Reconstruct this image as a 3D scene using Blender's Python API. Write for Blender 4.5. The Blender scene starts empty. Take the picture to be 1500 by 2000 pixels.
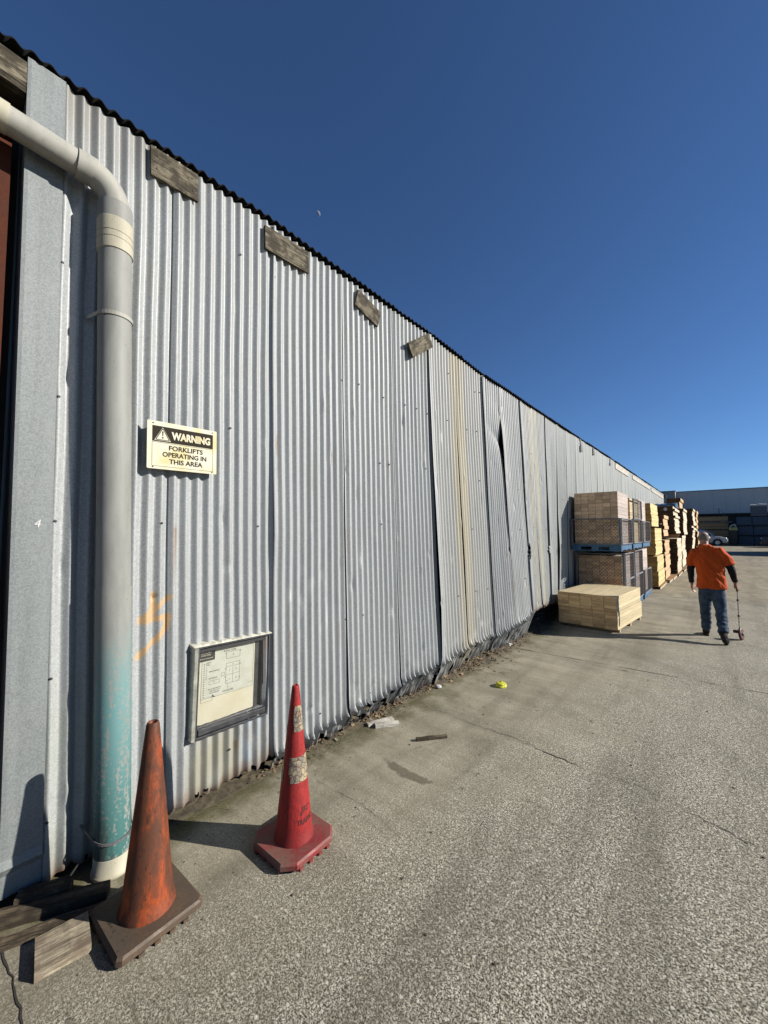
import bpy, bmesh, math, random
import numpy as np
from mathutils import Vector, Matrix, noise as mnoise

random.seed(7)
S = bpy.context.scene
COL = S.collection
R = math.radians

# ------------------------------------------------------------------ camera
cam_d = bpy.data.cameras.new("camera")
cam_d.sensor_fit = 'HORIZONTAL'
cam_d.sensor_width = 36.0
cam_d.lens = 36.0 * 760.0 / 1500.0
cam_d.clip_start = 0.05
cam_d.clip_end = 3000
cam = bpy.data.objects.new("camera", cam_d)
COL.objects.link(cam)
EYE = 1.857
cam.location = (0, 0, EYE)
cam.rotation_euler = (R(90 + 3.013), 0, R(40.85))
S.camera = cam

# ------------------------------------------------------------------ light
SUN_ELEV, SUN_AZ = 26.5, 33.5            # azimuth measured from +X towards +Y
sun_dir = Vector((math.cos(R(SUN_AZ)) * math.cos(R(SUN_ELEV)),
                  math.sin(R(SUN_AZ)) * math.cos(R(SUN_ELEV)), math.sin(R(SUN_ELEV))))
world = bpy.data.worlds.new("World")
S.world = world
world.use_nodes = True
wn = world.node_tree.nodes
wl = world.node_tree.links
bg = wn["Background"]
sky = wn.new("ShaderNodeTexSky")
sky.sky_type = 'NISHITA'
sky.sun_disc = False
sky.sun_elevation = R(SUN_ELEV)
sky.sun_rotation = R(90 - SUN_AZ)
sky.altitude = 0
sky.air_density = 0.8
sky.dust_density = 0.0
sky.ozone_density = 8.0
wl.new(sky.outputs[0], bg.inputs[0])
bg.inputs[1].default_value = 0.057
sun_d = bpy.data.lights.new("sun", 'SUN')
sun_d.energy = 5.0
sun_d.angle = R(0.53)
sun_d.color = (1.0, 0.945, 0.86)
sun = bpy.data.objects.new("sun", sun_d)
COL.objects.link(sun)
sun.location = (20, 12, 14)
sun.rotation_euler = (-sun_dir).to_track_quat('-Z', 'Y').to_euler()

S.view_settings.view_transform = 'Standard'
S.view_settings.look = 'None'
S.view_settings.gamma = 1
S.view_settings.exposure = 0.95
S.view_settings.use_curve_mapping = False
S.render.engine = 'CYCLES'

# ------------------------------------------------------------------ node helper
class NT:
    def __init__(s, name, rough=0.6, metal=0.0, spec=0.5):
        s.m = bpy.data.materials.new(name)
        s.m.use_nodes = True
        s.n = s.m.node_tree.nodes
        s.l = s.m.node_tree.links
        s.b = s.n["Principled BSDF"]
        s.b.inputs["Roughness"].default_value = rough
        s.b.inputs["Metallic"].default_value = metal
        s.b.inputs["Specular IOR Level"].default_value = spec
    def put(s, inp, v):
        if isinstance(v, bpy.types.NodeSocket):
            s.l.new(v, inp)
        elif isinstance(v, (tuple, list)) and len(v) == 3 and inp.type == 'RGBA':
            inp.default_value = (*v, 1)
        else:
            inp.default_value = v
    def pos(s):
        return s.n.new("ShaderNodeNewGeometry").outputs["Position"]
    def obj(s):
        return s.n.new("ShaderNodeTexCoord").outputs["Object"]
    def scale(s, vec, sc, loc=None):
        m = s.n.new("ShaderNodeMapping")
        s.l.new(vec, m.inputs[0])
        m.inputs["Scale"].default_value = sc
        if loc is not None:
            s.put(m.inputs["Location"], loc)
        return m.outputs[0]
    def noise(s, vec, sc, det=3, rough=0.55, col=False, dist=0.0):
        t = s.n.new("ShaderNodeTexNoise")
        s.l.new(vec, t.inputs["Vector"])
        t.inputs["Scale"].default_value = sc
        t.inputs["Detail"].default_value = det
        t.inputs["Roughness"].default_value = rough
        t.inputs["Distortion"].default_value = dist
        return t.outputs["Color" if col else "Fac"]
    def vor(s, vec, sc, feat='F1', out="Distance"):
        t = s.n.new("ShaderNodeTexVoronoi")
        t.feature = feat
        s.l.new(vec, t.inputs["Vector"])
        t.inputs["Scale"].default_value = sc
        return t.outputs[out]
    def ramp(s, f, lo, hi, a=0.0, b=1.0):
        m = s.n.new("ShaderNodeMapRange")
        m.interpolation_type = 'SMOOTHSTEP'
        s.put(m.inputs[0], f)
        for i, v in enumerate((lo, hi, a, b)):
            m.inputs[i + 1].default_value = v
        return m.outputs[0]
    def math(s, op, a, b=0.0, c=0.0):
        m = s.n.new("ShaderNodeMath")
        m.operation = op
        s.put(m.inputs[0], a); s.put(m.inputs[1], b); s.put(m.inputs[2], c)
        return m.outputs[0]
    def mix(s, f, a, b, mode='MIX'):
        m = s.n.new("ShaderNodeMix")
        m.data_type = 'RGBA'
        m.blend_type = mode
        s.put(m.inputs[0], f); s.put(m.inputs[6], a); s.put(m.inputs[7], b)
        return m.outputs[2]
    def xyz(s, vec):
        x = s.n.new("ShaderNodeSeparateXYZ")
        s.l.new(vec, x.inputs[0])
        return x.outputs
    def rnd(s):
        o = s.n.new("ShaderNodeObjectInfo").outputs["Random"]
        g = s.n.new("ShaderNodeNewGeometry").outputs["Random Per Island"]
        return s.math('FRACT', s.math('MULTIPLY_ADD', g, 7.31, o))
    def attr(s, name):
        a = s.n.new("ShaderNodeAttribute")
        a.attribute_name = name
        return a.outputs["Color"], a.outputs["Alpha"]
    def bump(s, h, strength=0.3, dist=0.01):
        b = s.n.new("ShaderNodeBump")
        b.inputs["Strength"].default_value = strength
        b.inputs["Distance"].default_value = dist
        s.l.new(h, b.inputs["Height"])
        s.l.new(b.outputs[0], s.b.inputs["Normal"])
    def done(s, col, rough=None, k=.54):
        if k != 1:
            col = s.mix(1.0, col, (k, k, k), 'MULTIPLY')
        s.put(s.b.inputs["Base Color"], col)
        if rough is not None:
            s.put(s.b.inputs["Roughness"], rough)
        return s.m

def plain(name, col, rough=0.6, metal=0.0, var=0.25, sc=14, spec=0.5, k=.54):
    """painted / plain surface with slight dirt mottling"""
    t = NT(name, rough, metal, spec)
    p = t.obj()
    n = t.noise(p, sc, 4, 0.6)
    n2 = t.noise(p, sc * 9, 2)
    f = t.math('MULTIPLY_ADD', n2, 0.35, t.math('MULTIPLY', n, 0.65))
    dark = tuple(c * (1 - var) for c in col)
    lite = tuple(min(1, c * (1 + var * 0.6)) for c in col)
    return t.done(t.mix(t.ramp(f, 0.3, 0.7), dark, lite), t.ramp(n, 0.2, 0.8, max(0.05, rough - 0.1), min(1, rough + 0.12)), k)

# ------------------------------------------------------------------ mesh builder
class MB:
    def __init__(s):
        s.v, s.f, s.mi, s.sm = [], [], [], []
    def add(s, vs, fs, mi=0, smooth=False):
        o = len(s.v)
        s.v += [tuple(v) for v in vs]
        s.f += [tuple(i + o for i in f) for f in fs]
        s.mi += [mi] * len(fs)
        s.sm += [smooth] * len(fs)
        return s
    def box(s, lo, hi, mi=0, M=None, jit=0.0):
        x0, y0, z0 = lo; x1, y1, z1 = hi
        vs = [Vector(p) for p in ((x0,y0,z0),(x1,y0,z0),(x1,y1,z0),(x0,y1,z0),(x0,y0,z1),(x1,y0,z1),(x1,y1,z1),(x0,y1,z1))]
        if jit:
            vs = [v + Vector((random.uniform(-jit, jit), random.uniform(-jit, jit), random.uniform(-jit, jit))) for v in vs]
        if M is not None:
            vs = [M @ v for v in vs]
        fs = [(3,2,1,0),(4,5,6,7),(0,1,5,4),(2,3,7,6),(1,2,6,5),(3,0,4,7)]
        return s.add(vs, fs, mi)
    def bar(s, p, q, r, n=4, mi=0, r2=None, smooth=None):
        p, q = Vector(p), Vector(q)
        d = (q - p).normalized()
        a = d.orthogonal().normalized()
        b = d.cross(a)
        r2 = r if r2 is None else r2
        vs = []
        for k, (c, rr) in enumerate(((p, r), (q, r2))):
            for i in range(n):
                t = 2 * math.pi * (i + .5) / n
                vs.append(c + a * math.cos(t) * rr + b * math.sin(t) * rr)
        fs = [(i, (i + 1) % n, n + (i + 1) % n, n + i) for i in range(n)]
        o = len(s.f)
        s.add(vs, fs, mi, (n > 6) if smooth is None else smooth)
        s.add(vs, [tuple(range(n))[::-1], tuple(range(n, 2 * n))], mi, False)
        return s
    def rings(s, rings, mi=0, smooth=True, caps=True):
        n = len(rings[0])
        vs = [p for r in rings for p in r]
        fs = []
        for k in range(len(rings) - 1):
            for i in range(n):
                j = (i + 1) % n
                fs.append((k*n+i, k*n+j, (k+1)*n+j, (k+1)*n+i))
        s.add(vs, fs, mi, smooth)
        if caps:
            s.add(rings[0], [tuple(range(n))[::-1]], mi, False)
            s.add(rings[-1], [tuple(range(n))], mi, False)
        return s
    def lathe(s, prof, n=32, c=(0, 0, 0), mi=0, caps=True, axis=(0, 0, 1), smooth=True):
        ax = Vector(axis).normalized()
        a = ax.orthogonal().normalized(); b = ax.cross(a); c = Vector(c)
        rings = []
        for r, h in prof:
            rings.append([c + ax * h + a * r * math.cos(2*math.pi*i/n) + b * r * math.sin(2*math.pi*i/n) for i in range(n)])
        return s.rings(rings, mi, smooth, caps)
    def tube(s, path, rad, n=10, mi=0, caps=True, smooth=True, flat=1.0):
        path = [Vector(p) for p in path]
        if not isinstance(rad, (list, tuple)):
            rad = [rad] * len(path)
        rings = []
        up = None
        for k, p in enumerate(path):
            d = (path[min(k+1, len(path)-1)] - path[max(k-1, 0)]).normalized()
            if up is None:
                up = d.orthogonal().normalized()
            a = (up - d * up.dot(d)).normalized(); up = a
            b = d.cross(a)
            rings.append([p + a * rad[k] * math.cos(2*math.pi*i/n) + b * rad[k] * flat * math.sin(2*math.pi*i/n) for i in range(n)])
        return s.rings(rings, mi, smooth, caps)
    def mesh(s, name, mats):
        me = bpy.data.meshes.new(name)
        me.from_pydata(s.v, [], s.f)
        for m in (mats if isinstance(mats, (list, tuple)) else [mats]):
            me.materials.append(m)
        me.polygons.foreach_set("material_index", s.mi)
        me.polygons.foreach_set("use_smooth", s.sm)
        me.update()
        return me
    def obj(s, name, mats, parent=None, label=None, cat=None, group=None, kind=None):
        return link(name, s.mesh(name, mats), parent, label, cat, group, kind)

def link(name, me, parent=None, label=None, cat=None, group=None, kind=None, loc=None):
    o = bpy.data.objects.new(name, me)
    COL.objects.link(o)
    if parent is not None:
        o.parent = parent
    if loc is not None:
        o.location = loc
    tag(o, label, cat, group, kind)
    return o

def tag(o, label=None, cat=None, group=None, kind=None):
    for k, v in (('label', label), ('category', cat), ('group', group), ('kind', kind)):
        if v: o[k] = v
    return o

def thing(name, loc, label, cat, group=None, rz=0.0):
    o = bpy.data.objects.new(name, None)
    COL.objects.link(o)
    o.location = loc
    o.rotation_euler = (0, 0, rz)
    o.empty_display_size = 0.2
    return tag(o, label, cat, group)

def bevel(o, w=0.004, seg=1):
    bm = bmesh.new(); bm.from_mesh(o.data)
    bmesh.ops.bevel(bm, geom=bm.edges[:], offset=w, segments=seg, affect='EDGES', profile=0.5, clamp_overlap=True)
    bm.to_mesh(o.data); bm.free(); o.data.update()
    return o

def copy_thing(o, loc, label, rz=None, group=None):
    r = o.copy(); COL.objects.link(r); r.location = loc
    if rz is not None: r.rotation_euler = (0, 0, rz)
    r['label'] = label
    if group: r['group'] = group
    for ch in list(o.children):
        c = ch.copy(); COL.objects.link(c); c.parent = r
        for g in list(ch.children):
            d = g.copy(); COL.objects.link(d); d.parent = c
    return r

def interp(x, xs, ys):
    return float(np.interp(x, xs, ys))

def g_h(y):
    """the yard climbs gently towards its far end"""
    t = min(1, max(0, (y - 14) / 42))
    return .45 * t * t * (3 - 2 * t)

def rot(ax, deg):
    return Matrix.Rotation(R(deg), 4, ax)

# ------------------------------------------------------------------ materials
def m_galv(name, base=(0.455, 0.478, 0.482), metal=0.05, rough=0.5, tint=True):
    t = NT(name, rough, metal, 0.4)
    p = t.pos()
    cell = t.vor(p, 170, out="Color")
    sp = t.xyz(cell)[0]
    n = t.noise(p, 3.0, 4, 0.6)
    st = t.noise(t.scale(p, (14, 14, 0.7)), 1.0, 4, 0.6)
    fine = t.noise(p, 420, 2)
    f = t.math('MULTIPLY_ADD', sp, 0.36, t.math('MULTIPLY_ADD', fine, 0.5, t.math('MULTIPLY', st, 0.45)))
    dk = tuple(c * .70 for c in base); lt = tuple(min(1, c * 1.24) for c in base)
    c = t.mix(t.ramp(f, 0.30, 1.02), dk, lt)
    c = t.mix(t.ramp(n, 0.45, 0.85, 0, .25), c, (0.42, 0.40, 0.34))
    rn = t.n.new("ShaderNodeObjectInfo").outputs["Random"]
    c = t.mix(t.ramp(rn, 0, 1, 0, .18), c, (0.36, 0.38, 0.39))
    if tint:
        tc, ta = t.attr("tint")
        a2 = t.math('MULTIPLY', ta, t.ramp(fine, 0.2, 0.6, .7, 1.0))
        c = t.mix(a2, c, tc)
        t.put(t.b.inputs["Metallic"], t.math('MULTIPLY', t.math('SUBTRACT', 1.0, ta), metal))
    t.bump(t.math('MULTIPLY_ADD', n, 3.0, fine), 0.25, 0.0012)
    return t.done(c, t.ramp(st, 0.2, 0.8, rough - .08, rough + .12))

def m_wood(name, side, end, dirt=0.3, along='Y', sc=1.0, knots=True):
    """sawn timber; every board (object or island) its own tone; end colour and grain by orientation"""
    t = NT(name, 0.75, 0, 0.25)
    o = t.obj(); r = t.rnd()
    off = t.n.new("ShaderNodeCombineXYZ")
    for i, k in enumerate((31.0, 47.0, 59.0)):
        t.put(off.inputs[i], t.math('MULTIPLY', r, k))
    add = t.n.new("ShaderNodeVectorMath"); add.operation = 'ADD'
    t.l.new(o, add.inputs[0]); t.l.new(off.outputs[0], add.inputs[1])
    p = add.outputs[0]
    k = {'Y': (30, 1.6, 30), 'X': (1.6, 30, 30), 'Z': (30, 30, 1.6)}[along]
    gr = t.noise(t.scale(p, tuple(v * sc for v in k)), 1.0, 4, 0.6, dist=.6)
    fine = t.noise(t.scale(p, tuple(v * sc * 4 for v in k)), 1.0, 3, 0.6)
    big = t.noise(p, 2.2 * sc, 3)
    f = t.math('MULTIPLY_ADD', fine, .4, t.math('MULTIPLY', gr, .6))
    cs = t.mix(t.ramp(f, .3, .7), tuple(c * .72 for c in side), tuple(min(1, c * 1.12) for c in side))
    if knots:
        kn = t.vor(t.scale(p, tuple({30: 9, 1.6: 2.0}[v] * sc for v in k)), 1.0)
        cs = t.mix(t.ramp(kn, .02, .12, .75, 0), cs, tuple(c * .32 for c in side))
    eg = t.noise(t.scale(p, (9, 9, 42) if along != 'Z' else (9, 9, 9)), 1.3 * sc, 5, .7, dist=.5)
    ce = t.mix(t.ramp(eg, .25, .75), tuple(c * .6 for c in end), tuple(min(1, c * 1.15) for c in end))
    nn = t.xyz(t.n.new("ShaderNodeTexCoord").outputs["Normal"])[{'X': 0, 'Y': 1, 'Z': 2}[along]]
    c = t.mix(t.ramp(t.math('ABSOLUTE', nn), .6, .8), cs, ce)
    c = t.mix(t.ramp(r, 0, 1, 0, .55), c, t.mix(t.ramp(t.math('ABSOLUTE', nn), .6, .8), tuple(v * .60 for v in side), tuple(v * .34 for v in end)))
    c = t.mix(t.ramp(t.math('FRACT', t.math('MULTIPLY', r, 13.7)), .55, 1, 0, .5), c, t.mix(t.ramp(t.math('ABSOLUTE', nn), .6, .8), tuple(min(1, v * 1.12) for v in side), tuple(min(1, v * 1.25) for v in end)))
    c = t.mix(t.ramp(big, .5, .8, 0, dirt), c, (0.11, 0.085, 0.06))
    t.bump(f, .25, .002)
    return t.done(c, k=.74)

def m_weathered(name, a=(0.30, 0.26, 0.185), b=(0.030, 0.025, 0.017), along='Y'):
    t = NT(name, 0.85, 0, 0.15)
    o = t.obj(); r = t.rnd()
    k = {'Y': (26, 2.2, 26), 'X': (2.2, 26, 26), 'Z': (26, 26, 2.2)}[along]
    off = t.n.new("ShaderNodeCombineXYZ"); t.put(off.inputs[0], t.math('MULTIPLY', r, 17.0)); t.put(off.inputs[1], t.math('MULTIPLY', r, 41.0))
    add = t.n.new("ShaderNodeVectorMath"); add.operation = 'ADD'
    t.l.new(o, add.inputs[0]); t.l.new(off.outputs[0], add.inputs[1])
    p = add.outputs[0]
    g1 = t.noise(t.scale(p, k), 1.0, 5, .7, dist=1.2)
    g2 = t.noise(t.scale(p, tuple(v * 4.5 for v in k)), 1.0, 3, .65)
    big = t.noise(p, 9, 4, .65)
    f = t.math('MULTIPLY_ADD', g2, .45, t.math('MULTIPLY', g1, .55))
    c = t.mix(t.ramp(f, .36, .62), b, a)
    c = t.mix(t.ramp(big, .40, .60, 0, .85), c, tuple(v * 1.5 for v in b))
    t.bump(f, .9, .006)
    return t.done(c)

M = {}
M['galv'] = m_galv("galvanised_iron")
M['flash'] = m_galv("galvanised_flashing", (0.26, 0.285, 0.285), 0.08, 0.5)
M['roof'] = plain("aged_roof_iron", (0.010, 0.0095, 0.010), .9, 0, .4, 14, .15)
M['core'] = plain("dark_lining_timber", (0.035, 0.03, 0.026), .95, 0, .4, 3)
M['pine'] = m_wood("sawn_pine", (0.60, 0.50, 0.31), (0.86, 0.57, 0.29), .05)  # end colour raised in place of bounce light on the shaded fronts
M['pine_grey'] = m_wood("greyed_pine", (0.52, 0.44, 0.39), (0.80, 0.56, 0.36), .08)  # lighter ends stand in for fill light on the shaded faces
M['pine_yellow'] = m_wood("yellow_pine", (0.68, 0.56, 0.27), (0.42, 0.27, 0.10), .05)
M['pine_brown'] = m_wood("brown_rough_timber", (0.72, 0.60, 0.44), (0.10, 0.058, 0.028), .25)
M['pine_red'] = m_wood("red_brown_timber", (0.66, 0.44, 0.25), (0.13, 0.062, 0.03), .2)
M['pine_x'] = m_wood("sawn_pine_across", (0.44, 0.28, 0.14), (0.45, 0.33, 0.2), .15, 'X')
M['grey_wood'] = m_weathered("weathered_board")
M['grey_wood_z'] = m_weathered("weathered_stick", (0.42, 0.37, 0.30), (0.12, 0.10, 0.08), 'Y')
M['block_wood'] = m_weathered("weathered_block", (0.40, 0.345, 0.25), (0.13, 0.105, 0.075), 'Y')
M['dark_plank'] = m_weathered("dirty_plank", (0.23, 0.18, 0.12), (0.035, 0.028, 0.02), 'X')
M['white_board'] = plain("flaking_white_board", (0.62, 0.58, 0.5), .8, 0, .55, 8)
M['blue'] = plain("blue_pallet_paint", (0.035, 0.15, 0.30), .6, 0, .5, 8)
M['wire'] = plain("dull_steel_wire", (0.13, 0.125, 0.13), .5, .5, .3, 20)
M['frame_steel'] = plain("galvanised_cage_steel", (0.26, 0.26, 0.275), .5, .5, .35, 12)
M['black'] = plain("black_paint", (0.02, 0.02, 0.02), .5, 0, .3)
M['charcoal'] = plain("charcoal_print", (0.040, 0.034, 0.024), .8, 0, .2, 30, .1)
M['alu'] = plain("dull_aluminium", (0.10, 0.104, 0.112), .45, .5, .3, 18)
M['sealant'] = plain("old_sealant", (0.85, 0.80, 0.66), .8, 0, .4, 22)
M['blackstrip'] = plain("black_gasket", (0.025, 0.025, 0.028), .6, 0, .3)
M['brown_door'] = plain("red_brown_door", (0.10, 0.030, 0.016), .85, 0, .25, 6, .15)
M['white_rag'] = plain("white_plastic", (0.75, 0.74, 0.72), .6, 0, .15)
M['yellow_rag'] = plain("yellow_plastic", (0.72, 0.70, 0.03), .5, 0, .2)
M['screw'] = plain("screw_head", (0.09, 0.085, 0.08), .5, .5, .3)
M['tyre'] = plain("tyre", (0.015, 0.015, 0.015), .8)
M['glass'] = plain("dark_car_glass", (0.012, 0.014, 0.018), .1, 0, .1)
M['carwhite'] = plain("white_car_paint", (0.72, 0.73, 0.75), .25, 0, .04)
M['cardark'] = plain("dark_car_paint", (0.02, 0.022, 0.03), .25, 0, .1)
M['chrome'] = plain("bright_trim", (0.7, 0.7, 0.7), .25, .7, .1)

def m_paper(name, a, b, sc=9):
    t = NT(name, .6, 0, .4)
    n = t.noise(t.obj(), sc, 4, .6)
    return t.done(t.mix(t.ramp(n, .42, .7), a, b), k=.8)
M['sign'] = m_paper("yellowed_sign_face", (0.50, 0.475, 0.37), (0.47, 0.40, 0.175), 7)
M['paper'] = m_paper("faded_paper", (0.56, 0.52, 0.40), (0.52, 0.475, 0.34), 5)
M['paper2'] = m_paper("printed_sheet", (0.50, 0.50, 0.43), (0.45, 0.45, 0.37), 12)
M['ink'] = plain("grey_ink", (0.10, 0.10, 0.095), .7, 0, .1)

def m_pvc(name, base, teal=False):
    t = NT(name, .6, 0, .25)
    o = t.obj(); z = t.xyz(o)[2]
    n = t.noise(t.scale(o, (7, 7, 1.6)), 1.0, 5, .65)
    nf = t.noise(o, 60, 3, .6)
    c = t.mix(t.ramp(n, .35, .75), base, tuple(v * .72 for v in base))
    c = t.mix(t.ramp(nf, .62, .75, 0, .5), c, tuple(v * .4 for v in base))
    if teal:
        zz = t.math('MULTIPLY_ADD', n, .55, z)
        k = t.ramp(zz, 1.12, 1.75, 1, 0)
        k = t.math('MULTIPLY', k, t.ramp(t.math('MULTIPLY_ADD', nf, .5, t.math('MULTIPLY', t.noise(t.scale(o, (22, 22, 2.5)), 1.0, 5, .75), .6)), .485, .545, .12, 1.0))
        tl = t.mix(t.ramp(z, .05, .95), (0.06, 0.185, 0.175), (0.17, 0.345, 0.345))
        c = t.mix(k, c, tl)
        c = t.mix(t.math('MULTIPLY', t.ramp(z, .1, .5, 1, 0), t.ramp(n, .5, .6, 0, .8)), c, (0.06, 0.07, 0.06))
    c = t.mix(t.ramp(t.noise(o, 240, 2), .70, .76, 0, .5), c, (.07, .07, .06))
    t.bump(nf, .15, .002)
    return t.done(c)
M['pvc'] = m_pvc("grey_pvc", (0.36, 0.365, 0.335))
M['pvc_teal'] = m_pvc("grey_pvc_teal_painted", (0.36, 0.365, 0.335), True)
M['pvc_white'] = m_pvc("offwhite_pvc", (0.50, 0.49, 0.43))
M['pvc_cream'] = m_pvc("cream_pvc", (0.62, 0.58, 0.44))

def m_cone(name, col, dirtc, dirt_lo, dirt_hi, amt, foot=.16):
    t = NT(name, .62, 0, .35)
    o = t.obj()
    n = t.noise(t.scale(o, (4.2, 4.2, 1.3)), 1.0, 8, .70, dist=1.0)
    pt = t.noise(t.scale(o, (6, 6, 3.2)), 1.0, 6, .7, dist=.6)
    nf = t.noise(t.scale(o, (70, 70, 26)), 1.0, 4, .65)
    spk = t.noise(o, 190, 2)
    z = t.xyz(o)[2]
    c = t.mix(t.ramp(nf, .3, .7), tuple(v * .62 for v in col), tuple(min(1, v * 1.12) for v in col))
    c = t.mix(t.ramp(spk, .58, .68, 0, .35), c, tuple(min(1, v * .5 + .12) for v in col))
    k = t.math('MULTIPLY', t.ramp(t.math('MULTIPLY_ADD', pt, .45, t.math('MULTIPLY', n, .6)), dirt_lo, dirt_hi), amt)
    if foot: k = t.math('MAXIMUM', k, t.math('MULTIPLY', t.ramp(z, .06, foot, 1, 0), t.ramp(n, .3, .6, .3, .8)))
    c = t.mix(k, c, dirtc)
    c = t.mix(t.math('MULTIPLY', t.ramp(nf, .56, .66), t.math('MULTIPLY_ADD', k, .6, .18)), c, tuple(v * .4 for v in dirtc))
    t.bump(t.math('MULTIPLY_ADD', nf, .5, n), .4, .004)
    return t.done(c, t.ramp(n, .3, .7, .5, .8), k=.62)
M['cone_orange'] = m_cone("dirty_orange_rubber", (0.50, 0.085, 0.014), (0.085, 0.034, 0.017), .40, .55, .94)
M['cone_red'] = m_cone("red_plastic", (0.36, 0.016, 0.014), (0.20, 0.022, 0.02), .54, .74, .7)
M['base_dirty'] = m_cone("dirty_rubber_base", (0.16, 0.10, 0.06), (0.085, 0.066, 0.048), .36, .62, .9, 0)
M['base_red'] = m_cone("dirty_red_base", (0.30, 0.026, 0.030), (0.17, 0.12, 0.09), .40, .66, .85, 0)

def m_reflective():
    t = NT("cracked_reflective_band", .45, 0, .5)
    o = t.obj()
    v = t.vor(t.scale(o, (1, 1, .8)), 42, 'DISTANCE_TO_EDGE')
    n = t.noise(o, 24, 4, .6)
    c = t.mix(t.ramp(n, .4, .62), (0.50, 0.43, 0.26), (0.26, 0.24, 0.20))
    return t.done(t.mix(t.ramp(v, .02, .09, 1, 0), c, (0.13, 0.04, 0.03)))
M['reflect'] = m_reflective()

def m_ground():
    t = NT("exposed_aggregate_concrete", .9, 0, .2)
    p = t.pos(); X, Y, Z = t.xyz(p)
    big = t.noise(p, .55, 4, .6)
    mid = t.noise(p, 3.5, 5, .65)
    stv = t.noise(t.scale(p, (.35, 5.5, 1)), 1.0, 5, .65)      # broom / drag streaks across the yard
    swp = t.noise(t.scale(p, (2.2, .22, 1)), 1.0, 4, .6)        # wheel wear running down the drive lane
    # how far the paste is worn off the stones: little along the wall, much in the drive lane
    d = t.math('MULTIPLY_ADD', Y, -.15, X)
    e = t.math('MULTIPLY_ADD', t.math('SUBTRACT', mid, .5), 1.3, t.math('MULTIPLY_ADD', t.math('SUBTRACT', big, .5), 1.7, d))
    worn = t.ramp(e, -2.65, -1.0)
    stones = t.vor(p, 96, out="Color"); sr = t.xyz(stones)
    sd = t.vor(p, 96)
    worm = t.noise(p, 165, 2, .55, dist=.2)
    worm2 = t.noise(p, 84, 2, .5)
    grit = t.noise(p, 360, 2, .6)
    paste = t.mix(t.ramp(t.math('MULTIPLY_ADD', stv, .6, t.math('MULTIPLY', mid, .5)), .38, .72), (0.27, 0.243, 0.172), (0.47, 0.43, 0.32))
    paste = t.mix(t.ramp(grit, .38, .60, .5, 0), paste, (0.12, 0.10, 0.065))
    stone = t.mix(t.ramp(sr[0], .15, .85), (0.022, 0.018, 0.011), (0.12, 0.105, 0.075))
    lightp = t.mix(t.ramp(sr[1], .3, .9), (0.52, 0.475, 0.36), (0.88, 0.82, 0.66))
    f = t.math('MULTIPLY_ADD', worm2, .35, t.math('MULTIPLY', worm, .65))
    agg = t.mix(t.ramp(f, .445, .535), stone, lightp)
    agg = t.mix(t.ramp(sd, .55, .8, 0, .6), agg, (0.06, 0.052, 0.038))
    k = t.math('MULTIPLY_ADD', worn, .78, .20)
    c = t.mix(k, paste, t.mix(1.0, agg, (.90, .92, .95), 'MULTIPLY'))
    # darker older slab between the two cross joints, browner beyond
    j = t.math('MULTIPLY_ADD', X, -.41, Y)
    far = t.ramp(j, 14.17, 14.30)
    c = t.mix(t.math('MULTIPLY', far, .6), c, t.mix(t.ramp(mid, .35, .7), (0.22, 0.19, 0.13), (0.38, 0.335, 0.24)))
    c = t.mix(t.math('MULTIPLY', t.ramp(swp, .46, .68), .42), c, (0.12, 0.106, 0.078))
    c = t.mix(t.ramp(big, .46, .72, 0, .34), c, (0.14, 0.123, 0.085))
    c = t.mix(t.ramp(big, .28, .42, .22, 0), c, (0.62, 0.57, 0.44))
    # moss and dirt along the foot of the wall
    foot = t.math('MULTIPLY_ADD', t.math('SUBTRACT', mid, .5), 1.1, X)
    c = t.mix(t.ramp(foot, -2.80, -2.25, .85, 0), c, (0.085, 0.078, 0.030))
    # long damp stain near the wall
    sx = t.math('ADD', X, 1.90); sy = t.math('SUBTRACT', Y, 2.49)
    sx2 = t.math('MULTIPLY', sx, sx); sy2 = t.math('MULTIPLY', sy, sy)
    bend = t.math('MULTIPLY_ADD', sx2, -.5, t.math('ADD', sy, .03))
    q = t.math('ADD', t.math('MULTIPLY', sx2, 13.0), t.math('MULTIPLY', t.math('MULTIPLY', bend, bend), 300.0))
    q = t.math('MULTIPLY_ADD', t.math('SUBTRACT', t.noise(p, 14, 4, .7), .5), 2.6, q)
    c = t.mix(t.ramp(q, .35, 1.1, .7, 0), c, (0.085, 0.070, 0.045))
    # stray oil spots and dropped grease
    sp = t.vor(p, 1.5); spn = t.math('MULTIPLY_ADD', t.noise(p, 16, 3), .10, sp)
    c = t.mix(t.ramp(spn, .07, .13, .55, 0), c, (0.08, 0.068, 0.05))
    # scattered larger pale stones and a drift of drips
    pb = t.vor(p, 34, out="Color"); pbd = t.vor(p, 34)
    pk_ = t.math('MULTIPLY', t.ramp(t.xyz(pb)[0], .88, .92), t.ramp(pbd, .18, .30, 1, 0))
    c = t.mix(t.math('MULTIPLY', pk_, t.math('MULTIPLY', k, .7)), c, (0.80, 0.76, 0.66))
    dk_ = t.math('MULTIPLY', t.ramp(t.xyz(pb)[1], .90, .93), t.ramp(pbd, .14, .26, 1, 0))
    c = t.mix(t.math('MULTIPLY', dk_, .8), c, (0.04, 0.035, 0.028))
    drp = t.vor(p, 7.5); reg = t.noise(p, .9, 2)
    c = t.mix(t.math('MULTIPLY', t.ramp(drp, .10, .16, .5, 0), t.ramp(reg, .52, .62)), c, (0.07, 0.06, 0.045))
    # faint curved wheel marks
    wv = t.n.new("ShaderNodeTexWave"); wv.wave_type = 'RINGS'; wv.rings_direction = 'Z'
    t.l.new(t.scale(p, (1, .8, 1), (3.5, -1.0, 0)), wv.inputs["Vector"])
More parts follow.
